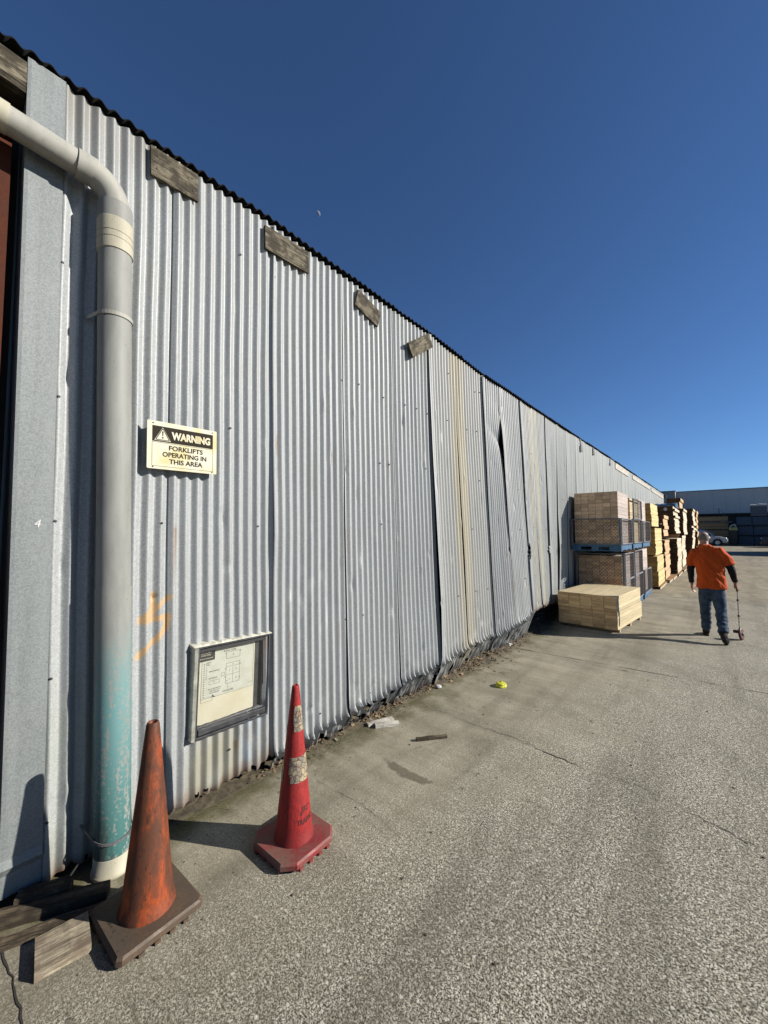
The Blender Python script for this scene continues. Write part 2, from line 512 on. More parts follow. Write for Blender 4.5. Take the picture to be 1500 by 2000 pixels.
    wv.inputs["Scale"].default_value = .33; wv.inputs["Distortion"].default_value = 1.2; wv.inputs["Detail"].default_value = 2; wv.inputs["Detail Scale"].default_value = .4
    c = t.mix(t.math('MULTIPLY', t.ramp(wv.outputs["Fac"], .86, .98, 0, .15), t.ramp(big, .35, .55)), c, (0.07, 0.062, 0.05))
    # fine scratches dragged by pallets
    scr = t.noise(t.scale(p, (1.3, 42, 1)), 1.0, 2, .5)
    c = t.mix(t.ramp(scr, .66, .72, 0, .35), c, (0.13, 0.115, 0.085))
    h = t.math('MULTIPLY', k, t.math('MULTIPLY_ADD', f, .9, t.math('MULTIPLY', t.math('SUBTRACT', 1.0, sd), .4)))
    h = t.math('MULTIPLY_ADD', mid, .4, t.math('MULTIPLY_ADD', grit, .15, h))
    t.bump(h, .8, .005)
    return t.done(c, k=.66)
M['ground'] = m_ground()
M['crack'] = plain("crack_dirt", (0.045, 0.04, 0.032), .95, 0, .4)
M['soil'] = plain("soil_and_leaf_litter", (0.13, 0.105, 0.062), .95, 0, .75, 22)
M['litter'] = m_wood("dry_litter", (0.30, 0.21, 0.12), (0.2, 0.14, 0.08), .5)

# ================================================================== GROUND
W = -2.756                                 # mean plane of the iron wall
xs = [-400, -120, -40, -12, -6, -3, -2, -1, 0, 1, 2, 3, 4, 6, 9, 14, 24, 60, 160, 500]
ys = [-300, -60, -12, -4, 0, 4, 8, 11] + [14 + 2 * i for i in range(22)] + [62, 70, 90, 140, 300, 900]
mb = MB()
vs = [(x, y, g_h(y)) for y in ys for x in xs]
nx = len(xs)
fs = [(j*nx+i, j*nx+i+1, (j+1)*nx+i+1, (j+1)*nx+i) for j in range(len(ys)-1) for i in range(nx-1)]
mb.add(vs, fs, 0, True)
ground = mb.obj("ground", M['ground'], kind='structure')

def ribbon(pts, w, jag, name, seg=.03, z=.003):
    """a ragged crack lying on the slab"""
    P = [Vector((*p, 0)) for p in pts]
    L, R_ = [], []
    for a, b in zip(P[:-1], P[1:]):
        n = max(2, int((b - a).length / seg))
        d = (b - a).normalized(); s = Vector((-d.y, d.x, 0))
        for i in range(n):
            c = a.lerp(b, i / n) + s * random.uniform(-jag, jag)
            ww = w * max(.12, min(1.0, .6 + 1.1 * mnoise.noise((c.x * 5, c.y * 5, 3.3)))) * random.uniform(.6, 1)
            L.append((c.x + s.x * ww, c.y + s.y * ww, g_h(c.y) + z)); R_.append((c.x - s.x * ww, c.y - s.y * ww, g_h(c.y) + z))
    n = len(L)
    m = MB(); m.add(L + R_, [(i, n + i, n + i + 1, i + 1) for i in range(n - 1)])
    return m.obj(name, M['crack'], ground)
ribbon([(-2.476,3.491),(-2.214,3.53),(-1.876,3.496),(-1.499,3.511),(-1.125,3.458),(-.844,3.422),(-.513,3.465),(.035,3.277),(.6,3.2)], .0062, .012, "crack")
ribbon([(-2.62,6.183),(.347,6.368),(4,6.6)], .009, .002, "joint", .12)
ribbon([(-2.1,13.4),(-1.05,14.0),(.58,14.41),(6,16.6)], .010, .004, "joint", .2, .003)
ribbon([(-2.471,.275),(-2.30,.29),(-2.061,.296),(-1.7,.30)], .006, .005, "crack")
ribbon([(-1.95,3.02),(-2.05,2.80),(-2.08,2.62)], .002, .008, "crack")
ribbon([(-2.35,1.95),(-1.9,1.99),(-1.5,1.93)], .002, .006, "crack")

# ================================================================== WAREHOUSE
wh = thing("warehouse", (0, 0, 0), "long low warehouse clad in battered corrugated iron down the whole yard", "warehouse")
EY = [-2, .4, .85, 1.7, 2.7, 4.0, 5.5, 9.0, 14.8, 31.5]
EZ = [4.43, 4.43, 4.415, 4.435, 4.41, 4.40, 4.317, 4.315, 4.35, 4.346]
eave = lambda y: interp(y, EY, EZ)
Y_END = 31.0
PITCH = .0762
B_Y = [0, 1.0, 1.8, 2.56, 3.3, 4.0, 4.7, 5.5, 6.2, 7.0, 8.0, 9.2, 10.5, 13, 40]
B_A = [.0, .02, .08, .12, .13, .165, .185, .185, .25, .22, .12, -.05, -.03, 0, 0]
def wall_x(y, z):
    s = max(0.0, 1 - z / 4.25) ** 1.25
    x = W + interp(y, B_Y, B_A) * s
    x += .009 * mnoise.noise((y * .9, z * .6, 3.1)) + .004 * mnoise.noise((y * 3.1, z * 1.4, 9.7))
    return x

STARTS = [.36, 1.0, 1.78, 2.56, 3.32, 4.04, 4.71, 5.52, 6.16, 6.99, 7.62, 8.35, 9.16]
while STARTS[-1] < Y_END - .8:
    STARTS.append(STARTS[-1] + .762)
# lift of each sheet's near edge: list of (z, metres)
LIFT = {0: [(0, 0), (4, 0)], 1: [(0, .008), (.5, .006), (1.5, .003), (4, .002)], 2: [(0, .004), (1.5, .006), (1.85, .018), (2.2, .012), (2.6, .003), (4, .002)],
        3: [(0, .022), (1.0, .010), (2, .008), (3, .003), (4.3, .001)], 4: [(0, .014), (1, .004), (2, .002), (4.3, .001)],
        5: [(0, .05), (1.0, .085), (2.2, .07), (3.5, .05), (4.1, .04), (4.4, .03)], 6: [(0, .012), (1.5, .028), (3.0, .016), (4, .002)],
        7: [(0, .012), (2, .014), (3.2, .024), (4.3, .018)], 8: [(0, .02), (1, .02), (2, .032), (3.2, .045), (3.6, .034), (3.85, .008), (4.3, .002)],
        9: [(0, .02), (1.6, .03), (3, .035), (4.3, .02)], 10: [(0, .03), (2, .02), (4, .006)], 11: [(0, .03), (2, .03), (4, .008)], 12: [(0, .02), (1.5, .06), (2.3, .03), (4, .01)]}
ZC = {0: .03, 1: .07, 2: .14, 3: .21, 4: .25, 5: .30, 6: .36, 7: .33, 8: .38, 9: .45, 10: .45, 11: .40, 12: .30}
KICK = {2: .35, 3: .5, 4: .5, 5: .5, 6: .6, 7: .55, 8: .6}
STROKES = [((.993, 1.438), (.83, 1.317)), ((.902, 1.466), (.892, 1.345)), ((.83, 1.298), (.985, 1.315)), ((.985, 1.315), (.970, 1.235)), ((.970, 1.235), (.81, 1.086))]
def seg_d(y, z, a, b):
    ax, az = a; bx, bz = b
    dx, dz = bx - ax, bz - az
    t = max(0, min(1, ((y - ax) * dx + (z - az) * dz) / (dx*dx + dz*dz)))
    return math.hypot(y - ax - t*dx, z - az - t*dz)
SHADE_STROKES = [((9.62, 2.12), (9.48, 1.93)), ((9.48, 1.93), (9.66, 1.86)), ((9.80, 2.14), (9.80, 1.86)), ((9.80, 2.14), (9.93, 2.08)), ((9.93, 2.08), (9.80, 2.0)), ((10.05, 2.13), (10.05, 1.85)), ((10.05, 1.85), (10.2, 1.86)), ((10.05, 2.13), (10.2, 2.1)), ((9.6, 1.66), (9.6, 1.40)), ((9.55, 1.66), (9.72, 1.66))]
BLACK_STROKES = [((8.95, 1.42), (9.10, 1.52)), ((9.10, 1.52), (9.05, 1.30)), ((9.0, 1.38), (9.2, 1.44)), ((9.2, 1.5), (9.18, 1.28)), ((9.18, 1.28), (9.34, 1.36))]

_rr = random.Random(77)
RUST = [(_rr.uniform(1.0, 9.5), _rr.choice((.33, 1.05, 1.92, 2.62, 3.35)) + _rr.uniform(-.03, .03), _rr.uniform(.08, .4)) for _ in range(34)]
def tint_at(y, z, zb, si):
    nz = mnoise.noise((y * 5, z * 2.2, 1.3)); nn = mnoise.noise((y * 22, z * 9, 4.4))
    col, a = (0.4, 0.4, 0.4), 0.0
    def over(c, al):
        nonlocal col, a
        al = max(0, min(1, al))
        if al <= 0: return
        na = al + a * (1 - al)
        col = tuple((c[i] * al + col[i] * a * (1 - al)) / na for i in range(3)); a = na
    # cream bloom and rust runs
    def band(y0, y1, soft=.05):
        return max(0, min(1, min(y - y0, y1 - y) / soft))
    if 4.0 < y < 5.6: over((.66, .64, .56), .35 * band(4.0, 5.6, .2))
    over((.68, .58, .34), band(4.50, 4.98, .12) * (.55 + .3 * nz) * (.6 + .4 * min(1, z / 3)))
    over((.62, .54, .34), band(7.25, 7.62, .1) * (.5 + .35 * nz))
    over((.72, .66, .36), band(7.66, 7.95, .1) * (.6 + .3 * nz))
    if z > 1.2: over((.30, .15, .04), (band(4.59, 4.64, .02) + band(4.78, 4.815, .015)) * max(0, (z - 2.2) / 2.0) * (.75 + .5 * nn))
    if y > 9: over((.40, .44, .41), .48 + .2 * nz)
    if y > 6 and nz > .1: over((.62, .62, .58), (nz - .1) * .9)
    # grime under the eaves
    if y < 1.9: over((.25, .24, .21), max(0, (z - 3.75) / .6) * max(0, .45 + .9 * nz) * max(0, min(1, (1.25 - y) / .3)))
    # light and dark streaks, each rib its own
    stk = mnoise.noise((math.floor(y / PITCH * 2) * 5.1, z * .25, 8.8))
    if y > 3.9: over((.20, .205, .21) if stk < 0 else (.66, .66, .63), abs(stk) * (.55 if y > 5.4 else .3))
    # scuffs, green bloom, smears
    if 1.82 < y < 2.35: over((.80, .80, .79), max(0, nn * 1.4 - .15) * max(0, 1 - abs(z - 1.25) / .45) * .9)
    if y < .62: over((.42, .45, .33), max(0, 1 - z / 1.6) * (.45 + .5 * nz))
    if y < .62: over((.20, .17, .12), max(0, .28 - z) * 2.5 * (.7 + nn))
    if 1.08 < y < 1.5 and z < .52: over((.36, .34, .20), (.55 + .5 * nz) * min(1, (.54 - z) * 5) * band(1.08, 1.5, .08))
    if 1.45 < y < 1.72 and .05 < z < .5: over((.40, .56, .72), max(0, nn + .25) * band(1.47, 1.7, .05) * .7)
    # rust weeping from fixings
    for ry_, rz_, rl in RUST:
        if abs(y - ry_) < .022 and rz_ - rl < z < rz_ + .02: over((.26, .13, .05), (1 - abs(y - ry_) / .022) * (.35 + .5 * (z - rz_ + rl) / rl) * (.7 + nn))
    # rusty foot
    over((.17, .075, .035), max(0, 1 - (z - zb) / (.05 + .10 * max(0, nz + .35))) * .95)
    over((.30, .27, .22), max(0, 1 - (z - zb) / .45) * (.3 + .5 * nz))
    if .7 < y < 1.1:
        d = min(seg_d(y, z, p, q) for p, q in STROKES)
        over((.80, .46, .14), max(0, min(1, (.024 + .008 * nn - d) / .014)) * .72)
    if 9.4 < y < 10.3:
        d = min(seg_d(y, z, p, q) for p, q in SHADE_STROKES)
        over((.72, .72, .72), max(0, min(1, (.022 - d) / .012)) * (.35 + .4 * nn))
    if 8.9 < y < 9.4:
        d = min(seg_d(y, z, p, q) for p, q in BLACK_STROKES)
        over((.02, .02, .02), max(0, min(1, (.012 - d) / .01)) * .8)
    return (*col, a)

HOLES = [(6.99 + .05, 1.52, .075, .22), (8.30, 1.50, .05, .13)]
for si, y0 in enumerate(STARTS):
    y1 = STARTS[si + 1] if si + 1 < len(STARTS) else Y_END
    near = y0 < 9.5
    rnd = random.Random(si * 13 + 5)
    lift = LIFT.get(si, [(0, rnd.uniform(.005, .03)), (2, rnd.uniform(.004, .03)), (4, .004)])
    zc = ZC.get(si, rnd.uniform(.12, .3))
    kick = KICK.get(si, 0)
    ya, yb = y0 - .02, y1 + .045
    if si == 0: ya = .36
    ncol = max(8, int((yb - ya) / PITCH * (10 if y0 < 6 else 8 if near else 6)))
    zt = [0, .02, .05, .09, .14, .20] if not near else []
    dents = [(rnd.uniform(ya, yb), rnd.uniform(.2, 3.6) if k > 4 else rnd.uniform(.2, .6), rnd.uniform(.010, .034), rnd.uniform(.012, .055), rnd.uniform(-.017, .009)) for k in range(26 if near else 6)]
    if near:
        zrel = list(np.linspace(0, .3, 12)) + list(np.linspace(.325, 1.55, 90 if si < 2 else 34)) + list(np.linspace(1.60, 4.0, 40))
    else:
        zrel = list(np.linspace(0, .3, 4)) + list(np.linspace(.5, 4.0, 15))
    flare = rnd.uniform(0, .03)
    verts, tints, faces, keep = [], [], [], []
    nr = len(zrel) + (1 if not kick else 5)
    for i in range(ncol + 1):
        y = ya + (yb - ya) * i / ncol
        ph = math.asin(.955 * math.sin(2 * math.pi * y / PITCH)) / math.asin(.955)
        jag = mnoise.noise((y * 9, 7.7, si)) * .025 + mnoise.noise((math.floor(y / PITCH + .25) * 7.7, 2.7, si)) * (.05 if kick else .016) + mnoise.noise((y * 60, 2.7, si)) * .014
        zcy = zc + (interp(y, [y0, y1], [zc, ZC.get(si + 1, zc)]) - zc) * .8 + jag * (.8 if kick else 1.0)
        ztop = eave(y) - .012
        cols = []
        for zr in zrel:
            f = zr / 4.0
            z = zcy + (ztop - zcy) * f
            cols.append((z, 0.0))
        if kick:
            kl = zcy * (1.0 + .2 * mnoise.noise((y * 9, 1.1, si)))
            for k in range(1, 6):
                f = k / 5
                zz = zcy - min(kl, zcy - .015 - .03 * max(0, mnoise.noise((y * 14, 5.0, si)))) * f
                cols.insert(0, (zz, kick * f * min(.30, zcy) + .035 * f * mnoise.noise((math.floor(y / PITCH + .25) * 3.9, f * 2.2, si)) + .014 * mnoise.noise((y * 30, f * 4, si))))
        else:
            cols.insert(0, (max(.004, zcy - .012), .006))
        zb = cols[0][0]
        for z, inn in cols:
            amp = .0148 * (1 + .10 * mnoise.noise((math.floor(y / PITCH + .25) * 3.3, 5.5, z * .12)))
            if z < zcy + .25: amp *= 1 - .45 * max(0, mnoise.noise((y * 6, z * 8, si + 20)))
            x = wall_x(y, z) + amp * ph - inn
            x += interp(z, [q[0] for q in lift], [q[1] for q in lift]) * math.exp(-max(0, y - y0 + .02) / .13)
            x += .0045 * math.exp(-max(0, y - y0 + .02) / .06) - .004 * math.exp(-max(0, y1 + .045 - y) / .05)
            # the foot rolls outwards where things have been driven into it
            if kick: x += .034 * math.exp(-abs(z - zcy) / .035) * (.35 + .45 * ph + 1.2 * mnoise.noise((math.floor(y / PITCH + .25) * 4.3, 0.3, si)))
            for dy, dz, sy, sz, dd in dents:
                ey, ez = (y - dy) / sy, (z - dz) / sz
                if abs(ey) < 3 and abs(ez) < 3: x += dd * math.exp(-ey*ey - ez*ez)
            if si == 7:      # buckled sheet: knee a metre below the eave, sloping crease
                u = (y - y0) / (y1 - y0)
                x -= .06 * u * math.exp(-abs(z - (3.62 - .25 * u)) / .22)
                yy = y + .10 * u * max(0, min(1, (z - 3.5) / .5)) - .05 * u
            elif si in (8, 9, 10, 11):
                yy = y + (.05 if si % 2 else -.03) * (z / 4 - .5)
            else:
                yy = y + .008 * mnoise.noise((z * .9, si * 3.3, 0)) + .055 * (1 - z / 4.4) * max(0, min(1, (2.2 - y) / .8))
            verts.append((x, yy, z)); tints.append(tint_at(y, z, zb, si))
    nr = len(cols)
    for i in range(ncol):
        for j in range(nr - 1):
            a = i * nr + j
            cy = (verts[a][1] + verts[a + nr][1]) / 2; cz = (verts[a][2] + verts[a + 1][2]) / 2
            hole = 1.17 < cy < 1.70 and .515 < cz < 1.07
            for hy, hz, hw, hh in HOLES:
                if abs(cy - hy) < hw + .03 * mnoise.noise((cz * 30, 1, 1)) and abs(cz - hz) < hh * (.55 + .5 * mnoise.noise((cy * 40, 3, 1))): hole = True
            if kick and j < 5 and mnoise.noise((cy * 11, j * .5, si * 2.2)) > .30: hole = True
            if not kick and j < 2 and near and mnoise.noise((cy * 20, j * .9, si * 2.2)) > .30: hole = True
            if not hole: faces.append((a, a + nr, a + nr + 1, a + 1))
    me = bpy.data.meshes.new("corrugated_sheet")
    me.from_pydata(verts, [], faces)
    me.materials.append(M['galv'])
    at = me.color_attributes.new("tint", 'FLOAT_COLOR', 'POINT')
    at.data.foreach_set("color", np.array(tints, dtype=np.float32).ravel())
    me.polygons.foreach_set("use_smooth", [not (kick and (f_[0] % nr) < 6) for f_ in faces])
    me.update()
    link("corrugated_sheet", me, wh)

# roof sheets: corrugated, their open ends overhanging the wall
ry = -2.0
while ry < Y_END:
    re = min(ry + .762, Y_END + .12)
    rnd = random.Random(int(ry * 100) + 999)
    n = int((re - ry + .04) / PITCH * 8)
    over = .046 + rnd.uniform(-.012, .012)
    v, f = [], []
    gap = 4.15 < ry < 4.8
    for i in range(n + 1):
        y = ry - .02 + (re - ry + .04) * i / n
        h = .0115 * math.sin(2 * math.pi * y / PITCH) + .006 * mnoise.noise((y * 2, 3, 8)) + .004 * mnoise.noise((y * 14, 3, 8))
        o_ = over + .008 * mnoise.noise((y * 9, 1, 2)) - (.03 if gap else 0)
        z = eave(y) + .016 + h
        for x, dz in ((W + o_, -.004), (W - .2, .03), (W - 2.5, .32), (W - 7.7, .95)):
            v.append((x, y, z + dz))
        v.append((W + o_, y, z - .009 - (.003 if not gap else 0))); v.append((W - .2, y, z + .026))
    for i in range(n):
        a = i * 6; b = a + 6
        f += [(a, b, b+1, a+1), (a+1, b+1, b+2, a+2), (a+2, b+2, b+3, a+3), (a, a+4, b+4, b), (a+4, a+5, b+5, b+4)]
    m = MB(); m.add(v, f, 0, True)
    m.obj("roof_sheet", M['roof'], wh)
    ry += .762

# dark timber lining behind the iron, plinth, end wall
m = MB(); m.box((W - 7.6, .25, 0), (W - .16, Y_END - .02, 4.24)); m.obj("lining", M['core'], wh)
m = MB()
for k in range(60):
    y = .5 + k * .5
    m.box((W - .155, y, .0), (W - .10, y + .48, .16 + random.uniform(-.03, .03)))
m.obj("bottom_plate", M['core'], wh)
m = MB()
n = int(7.5 / PITCH * 4)
vv = []
for i in range(n + 1):
    x = W - 7.6 + 7.6 * i / n
    y = Y_END + .01 + .008 * math.sin(2 * math.pi * x / PITCH)
    vv += [(x, y, 0), (x, y, 4.3)]
m.add(vv, [(2*i, 2*i+2, 2*i+3, 2*i+1) for i in range(n)], 0, True)
m.obj("end_wall", M['flash'], wh)
m = MB(); m.box((W - .02, Y_END - .02, 0), (W + .05, Y_END + .02, 4.22)); m.obj("end_flashing", M['flash'], wh)
m = MB(); m.box((W - .25, Y_END + .05, 4.12), (W + .14, Y_END + .30, 4.30)); bevel(m.obj("gutter_end", M['black'], wh), .02)

# corner flashing at the near end
m = MB(); v = []; f = []
ft = []
zz = [0.05, .10, .16, .20, .24, .30, .40, .55] + list(np.linspace(.75, 4.418, 18))
for z in zz:
    sh = .045 * (1 - z / 4.42)
    off = wall_x(.33, z) + .016
    d = .02 * mnoise.noise((z * 6, 3.3, 1)) * max(0, 1 - z / .8)
    lap = .012 if .20 <= z < .24 else 0
    for k, (y, dx) in enumerate(((.232, -.20), (.232, .004), (.248, .006), (.30, .006 + d), (.345, .007 - d * .5), (.393, .008))):
        v.append((off + dx + (lap if k > 0 else 0) - (.012 if z < .2 else 0), y + sh, z + (.03 * mnoise.noise((y * 20, 1, 1)) if z < .1 else 0)))
        ft.append((.30, .33, .30, max(0, .5 - z) * (.6 + mnoise.noise((y * 30, z * 8, 2)))))
for j in range(len(zz) - 1):
    for i in range(5):
        a = j * 6 + i; f.append((a, a + 1, a + 7, a + 6))
me = bpy.data.meshes.new("corner_flashing"); me.from_pydata(v, [], f); me.materials.append(M['flash'])
at = me.color_attributes.new("tint", 'FLOAT_COLOR', 'POINT'); at.data.foreach_set("color", np.array([(a, b, c, max(0, min(1, d))) for a, b, c, d in ft], dtype=np.float32).ravel())
link("corner_flashing", me, wh)

# eave beam end showing above the pipe, lintel and dark door jamb
m = MB()
N = 14
for a in range(3):
    pass
beam_v = []
rings = []
for i in range(N + 1):
    y = -1.9 + (2.13) * i / N
    j = .012 * mnoise.noise((y * 5, 0, 0))
    rings.append([(W + .03 + j, y, 4.205 + j), (W + .035 - j, y, 4.30), (W + .02, y, 4.385 + j), (W - .2, y, 4.385), (W - .2, y, 4.205)])
m.rings(rings, 0, False)
m.obj("eave_beam", M['grey_wood'], wh)
m = MB(); m.box((W - .30, -1.9, 0), (W - .19, .232, 4.2)); m.obj("door_jamb", M['core'], wh)
dm = MB(); dm.box((W - .075, -1.9, .06), (W - .035, .192, 3.93)); door = dm.obj("sliding_door", M['brown_door'], wh)
for k in range(7):
    m = MB(); m.box((W - .035, -1.9 + .3 * k, .06), (W - .023, -1.9 + .3 * k + .03, 3.93)); m.obj("door_batten", M['brown_door'], door)
m = MB(); m.box((W - .075, -1.9, 3.96), (W - .02, .19, 4.06)); m.obj("door_head", M['brown_door'], wh)

# boards nailed under the eave
def board(c0, c1, h, t=.024, x=None, mat='grey_wood', label=None):
    """a board from (y,z) of its lower-near corner along the direction to its lower-far corner"""
    (ya, za), (yb, zb) = c0, c1
    L = math.hypot(yb - ya, zb - za); ang = math.atan2(zb - za, yb - ya)
    m = MB()
    n = max(3, int(L / .12))
    rr = []
    for i in range(n + 1):
        u = L * i / n
        e = .004 * mnoise.noise((u * 9, ya, 2)); e2 = .004 * mnoise.noise((u * 9, ya, 7))
        rr.append([(0, u, e), (t, u, e), (t, u, h + e2), (0, u, h + e2)])
    m.rings(rr, 0, False)
    o = m.obj("eave_board", M[mat], wh, label=label)
    for uu, hh_ in ((.035, h * .3), (.04, h * .75), (L - .035, h * .28), (L - .04, h * .72)):
        k_ = MB(); k_.lathe([(.006, 0), (.006, .003), (.002, .004)], 7, (t - .001, uu, hh_), axis=(1, 0, 0)); k_.obj("nail", M['screw'], o)
    xx = W + .012 if x is None else x
    o.location = (xx, ya, za)
    o.rotation_euler = (ang, 0, 0)
    return o
board((.834, 4.186), (1.135, 4.197), .195)
board((1.675, 4.165), (2.115, 4.183), .195)
board((2.70, 4.165), (3.045, 4.070), .185)
board((3.63, 3.925), (4.055, 4.205), .175, x=W + .05, label="short pale board hanging askew under the eave")
board((15.58, 4.10), (18.15, 4.09), .20, mat='white_board')
board((19.1, 4.10), (24.3, 4.08), .16, mat='white_board')
board((24.9, 4.06), (30.6, 4.00), .15, mat='white_board')
for yy, dz in ((11.05, .33), (12.4, .22), (14.65, .24)):  # shadows under the eave modelled as dark hanging strips
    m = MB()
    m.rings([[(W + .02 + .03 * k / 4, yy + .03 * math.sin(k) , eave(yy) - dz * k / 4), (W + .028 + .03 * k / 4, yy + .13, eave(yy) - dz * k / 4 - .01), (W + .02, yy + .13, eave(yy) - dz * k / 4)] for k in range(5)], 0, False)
    m.obj("dark_strip", M['blackstrip'], wh)

# screws in rows: tiny, one piece
m = MB()
rs = random.Random(3)
for z in (.33, 1.05, 1.92, 2.62, 3.35, 4.0):
    y = .43
    while y < 9.6:
        if rs.random() < .34:
            yq = (math.floor(y / PITCH) + .25) * PITCH
            zq = z + rs.uniform(-.03, .03)
            ysh = .055 * (1 - zq / 4.4) * max(0, min(1, (2.2 - yq) / .8))
            if not (1.05 < yq < 1.75 and .45 < zq < 1.15) and not (.8 < yq < 1.4 and 2.25 < zq < 2.62) and not (.45 < yq < .8):
                x = wall_x(yq, zq) + .0125
                m.lathe([(.0075, 0), (.0075, .005), (.004, .007)], 8, (x, yq + ysh, zq), axis=(1, 0, 0))
        y += PITCH * rs.choice((2, 3, 3, 4))
m.obj("screw_head", M['screw'], wh, kind='stuff')

# ================================================================== DOWNPIPE
dp = thing("downpipe", (-2.612, .722, 0), "grey plastic downpipe painted teal low down, elbowed along under the eave", "downpipe")
def pp(z):                                   # pipe axis in the empty's own space
    return Vector((-.030 * z / 3.75, -.094 * z / 3.75, z))
def seg(z0, z1, r, name, mat, n=36, k=6, extra=None):
    m = MB()
    pts = [pp(z0 + (z1 - z0) * i / k) for i in range(k + 1)]
    rad = [r] * (k + 1)
    m.tube(pts, rad, n, 0)
    return m.obj(name, M[mat], dp)
seg(.02, 1.55, .0865, "lower_pipe", 'pvc_teal', k=20)
seg(1.53, 3.53, .0835, "upper_pipe", 'pvc', k=12)
m = MB(); m.lathe([(.090, 0), (.099, .004), (.099, .022), (.091, .026), (.0905, .10), (.088, .105)], 36, pp(0)); m.obj("base_collar", M['pvc_cream'], dp)
m = MB()
c = pp(3.48); a = (pp(3.7) - pp(3.4)).normalized()
m.lathe([(.082, 0), (.0895, .004), (.0895, .060), (.087, .062), (.087, .066), (.0895, .068), (.0895, .098), (.087, .100), (.087, .104), (.0895, .106), (.0895, .185), (.086, .19)], 48, c, axis=a, smooth=False)
m.obj("cream_coupling", M['pvc_cream'], dp)
seg(3.665, 3.77, .087, "grey_socket", 'pvc', k=2)
top = pp(3.76)
rad = .15
pts = [top]
ctr = top + Vector((0, -rad, 0))
for i in range(1, 11):
    t = (math.pi / 2) * i / 10 * .96
    pts.append(ctr + Vector((0, rad * math.cos(t), rad * math.sin(t))))
m = MB(); m.tube(pts, .0735, 32); m.obj("elbow", M['pvc_white'], dp)
e = pts[-1]
m = MB(); m.tube([e + Vector((0, .035, -.002)), e + Vector((0, -.05, .0))], .0755, 32); m.obj("elbow_socket", M['pvc_white'], dp)
m = MB(); m.tube([e, e + Vector((.0, -.50, .030))], .0665, 32); m.obj("level_pipe", M['pvc_white'], dp)
m = MB(); m.tube([e + Vector((0, -.325, .020)), e + Vector((0, -1.8, .11))], .0715, 32); m.obj("level_coupling", M['pvc_cream'], dp)
# clip and tie
def clip(z, r, wd, name, mat, sag=0.0, back=.15):
    m = MB()
    c = pp(z)
    P = [(-back, -r * 1.35, sag)]
    for i in range(17):
        t = math.pi * 1.5 + math.pi * i / 16 + 0.0
        P.append((r * math.cos(t), r * math.sin(t), -sag * math.cos(t) * .6))
    P.append((-back, r * 1.35, sag))
    rr = []
    for x, y, z_ in P:
        l = math.hypot(x, y); k = (l + .004) / l
        rr.append([c + Vector((x, y, z_)), c + Vector((x * k, y * k, z_)), c + Vector((x * k, y * k, z_ + wd)), c + Vector((x, y, z_ + wd))])
    m.rings(rr, 0, False)
    return m.obj(name, M[mat], dp)
clip(3.09, .0855, .022, "pipe_clip", 'pvc_white', 0, .11)
clip(.20, .090, .014, "pipe_tie", 'frame_steel', .03, .12)

# ================================================================== SIGNS
def text_mesh(s, w, h, bold=0.0, slant=0.0):
    """flat lettering as verts/faces, scaled to fill w x h with its lower-left corner at the origin"""
    cu = bpy.data.curves.new("lettering", 'FONT')
    cu.body = s; cu.size = 1; cu.offset = bold; cu.shear = slant; cu.resolution_u = 3
    o = bpy.data.objects.new("lettering", cu)
    COL.objects.link(o)
    dg = bpy.context.evaluated_depsgraph_get()
    me = bpy.data.meshes.new_from_object(o.evaluated_get(dg))
    V = np.array([v.co[:2] for v in me.vertices]); F = [tuple(p.vertices) for p in me.polygons]
    bpy.data.objects.remove(o); bpy.data.curves.remove(cu); bpy.data.meshes.remove(me)
    lo, hi = V.min(0), V.max(0)
    V = (V - lo) / (hi - lo) * np.array([w, h])
    return V, F

sg = thing("warning_sign", (W + .072, .850, 2.259), "yellowed WARNING FORKLIFTS OPERATING IN THIS AREA sign on the iron wall", "sign")
sg.rotation_euler = (R(.9), 0, 0)
sg.scale = (1, .966, 1)
SW, SH = .458, .305
def rrect(u0, v0, u1, v1, r, k=5):
    P = []
    for cx, cy, a in ((u1 - r, v1 - r, 0), (u0 + r, v1 - r, 90), (u0 + r, v0 + r, 180), (u1 - r, v0 + r, 270)):
        for i in range(k + 1):
            t = R(a + 90 * i / k); P.append((cx + r * math.cos(t), cy + r * math.sin(t)))
    return P
def plate(m, P, x0, x1, mi=0):
    n = len(P)
    m.rings([[(x0, u, v) for u, v in P], [(x1, u, v) for u, v in P]], mi, False)
m = MB(); plate(m, rrect(0, 0, SW, SH, .008), -.003, 0); m.obj("sign_panel", M['sign'], sg)
def flat(m, P, x):
    m.add([(x, u, v) for u, v in P], [tuple(range(len(P)))])
def line(m, a, b, w, x):
    (u0, v0), (u1, v1) = a, b
    l = math.hypot(u1-u0, v1-v0); nu, nv = -(v1-v0)/l*w/2, (u1-u0)/l*w/2
    m.add([(x, u0+nu, v0+nv), (x, u0-nu, v0-nv), (x, u1-nu, v1-nv), (x, u1+nu, v1+nv)], [(0, 1, 2, 3)])
def loop(m, P, w, x):
    for a, b in zip(P, P[1:] + P[:1]): line(m, a, b, w, x)
def put_text(m, s, u, v, w, h, x, bold=0.0, center=False, slant=0.0):
    V, F = text_mesh(s, w, h, bold, slant)
    if center: u -= w / 2
    m.add([(x, u + a, v + b) for a, b in V], F)
m = MB(); flat(m, [(.03, .175), (.43, .175), (.43, .275), (.03, .275)], .0006); m.obj("black_band", M['charcoal'], sg)
m = MB(); put_text(m, "WARNING", .148, .198, .262, .052, .0012, .05)
flat(m, rrect(0, 0, 0, 0, 0)[:3], .0012) if False else None
tri = lambda c, h, s: [(c[0] - s, c[1]), (c[0] + s, c[1]), (c[0], c[1] + h)]
flat(m, tri((.093, .1825), .086, .050), .0012)
m.obj("white_print", M['sign'], sg)
m = MB()
T = tri((.093, .1875), .074, .0415)
loop(m, T, .0045, .0018)
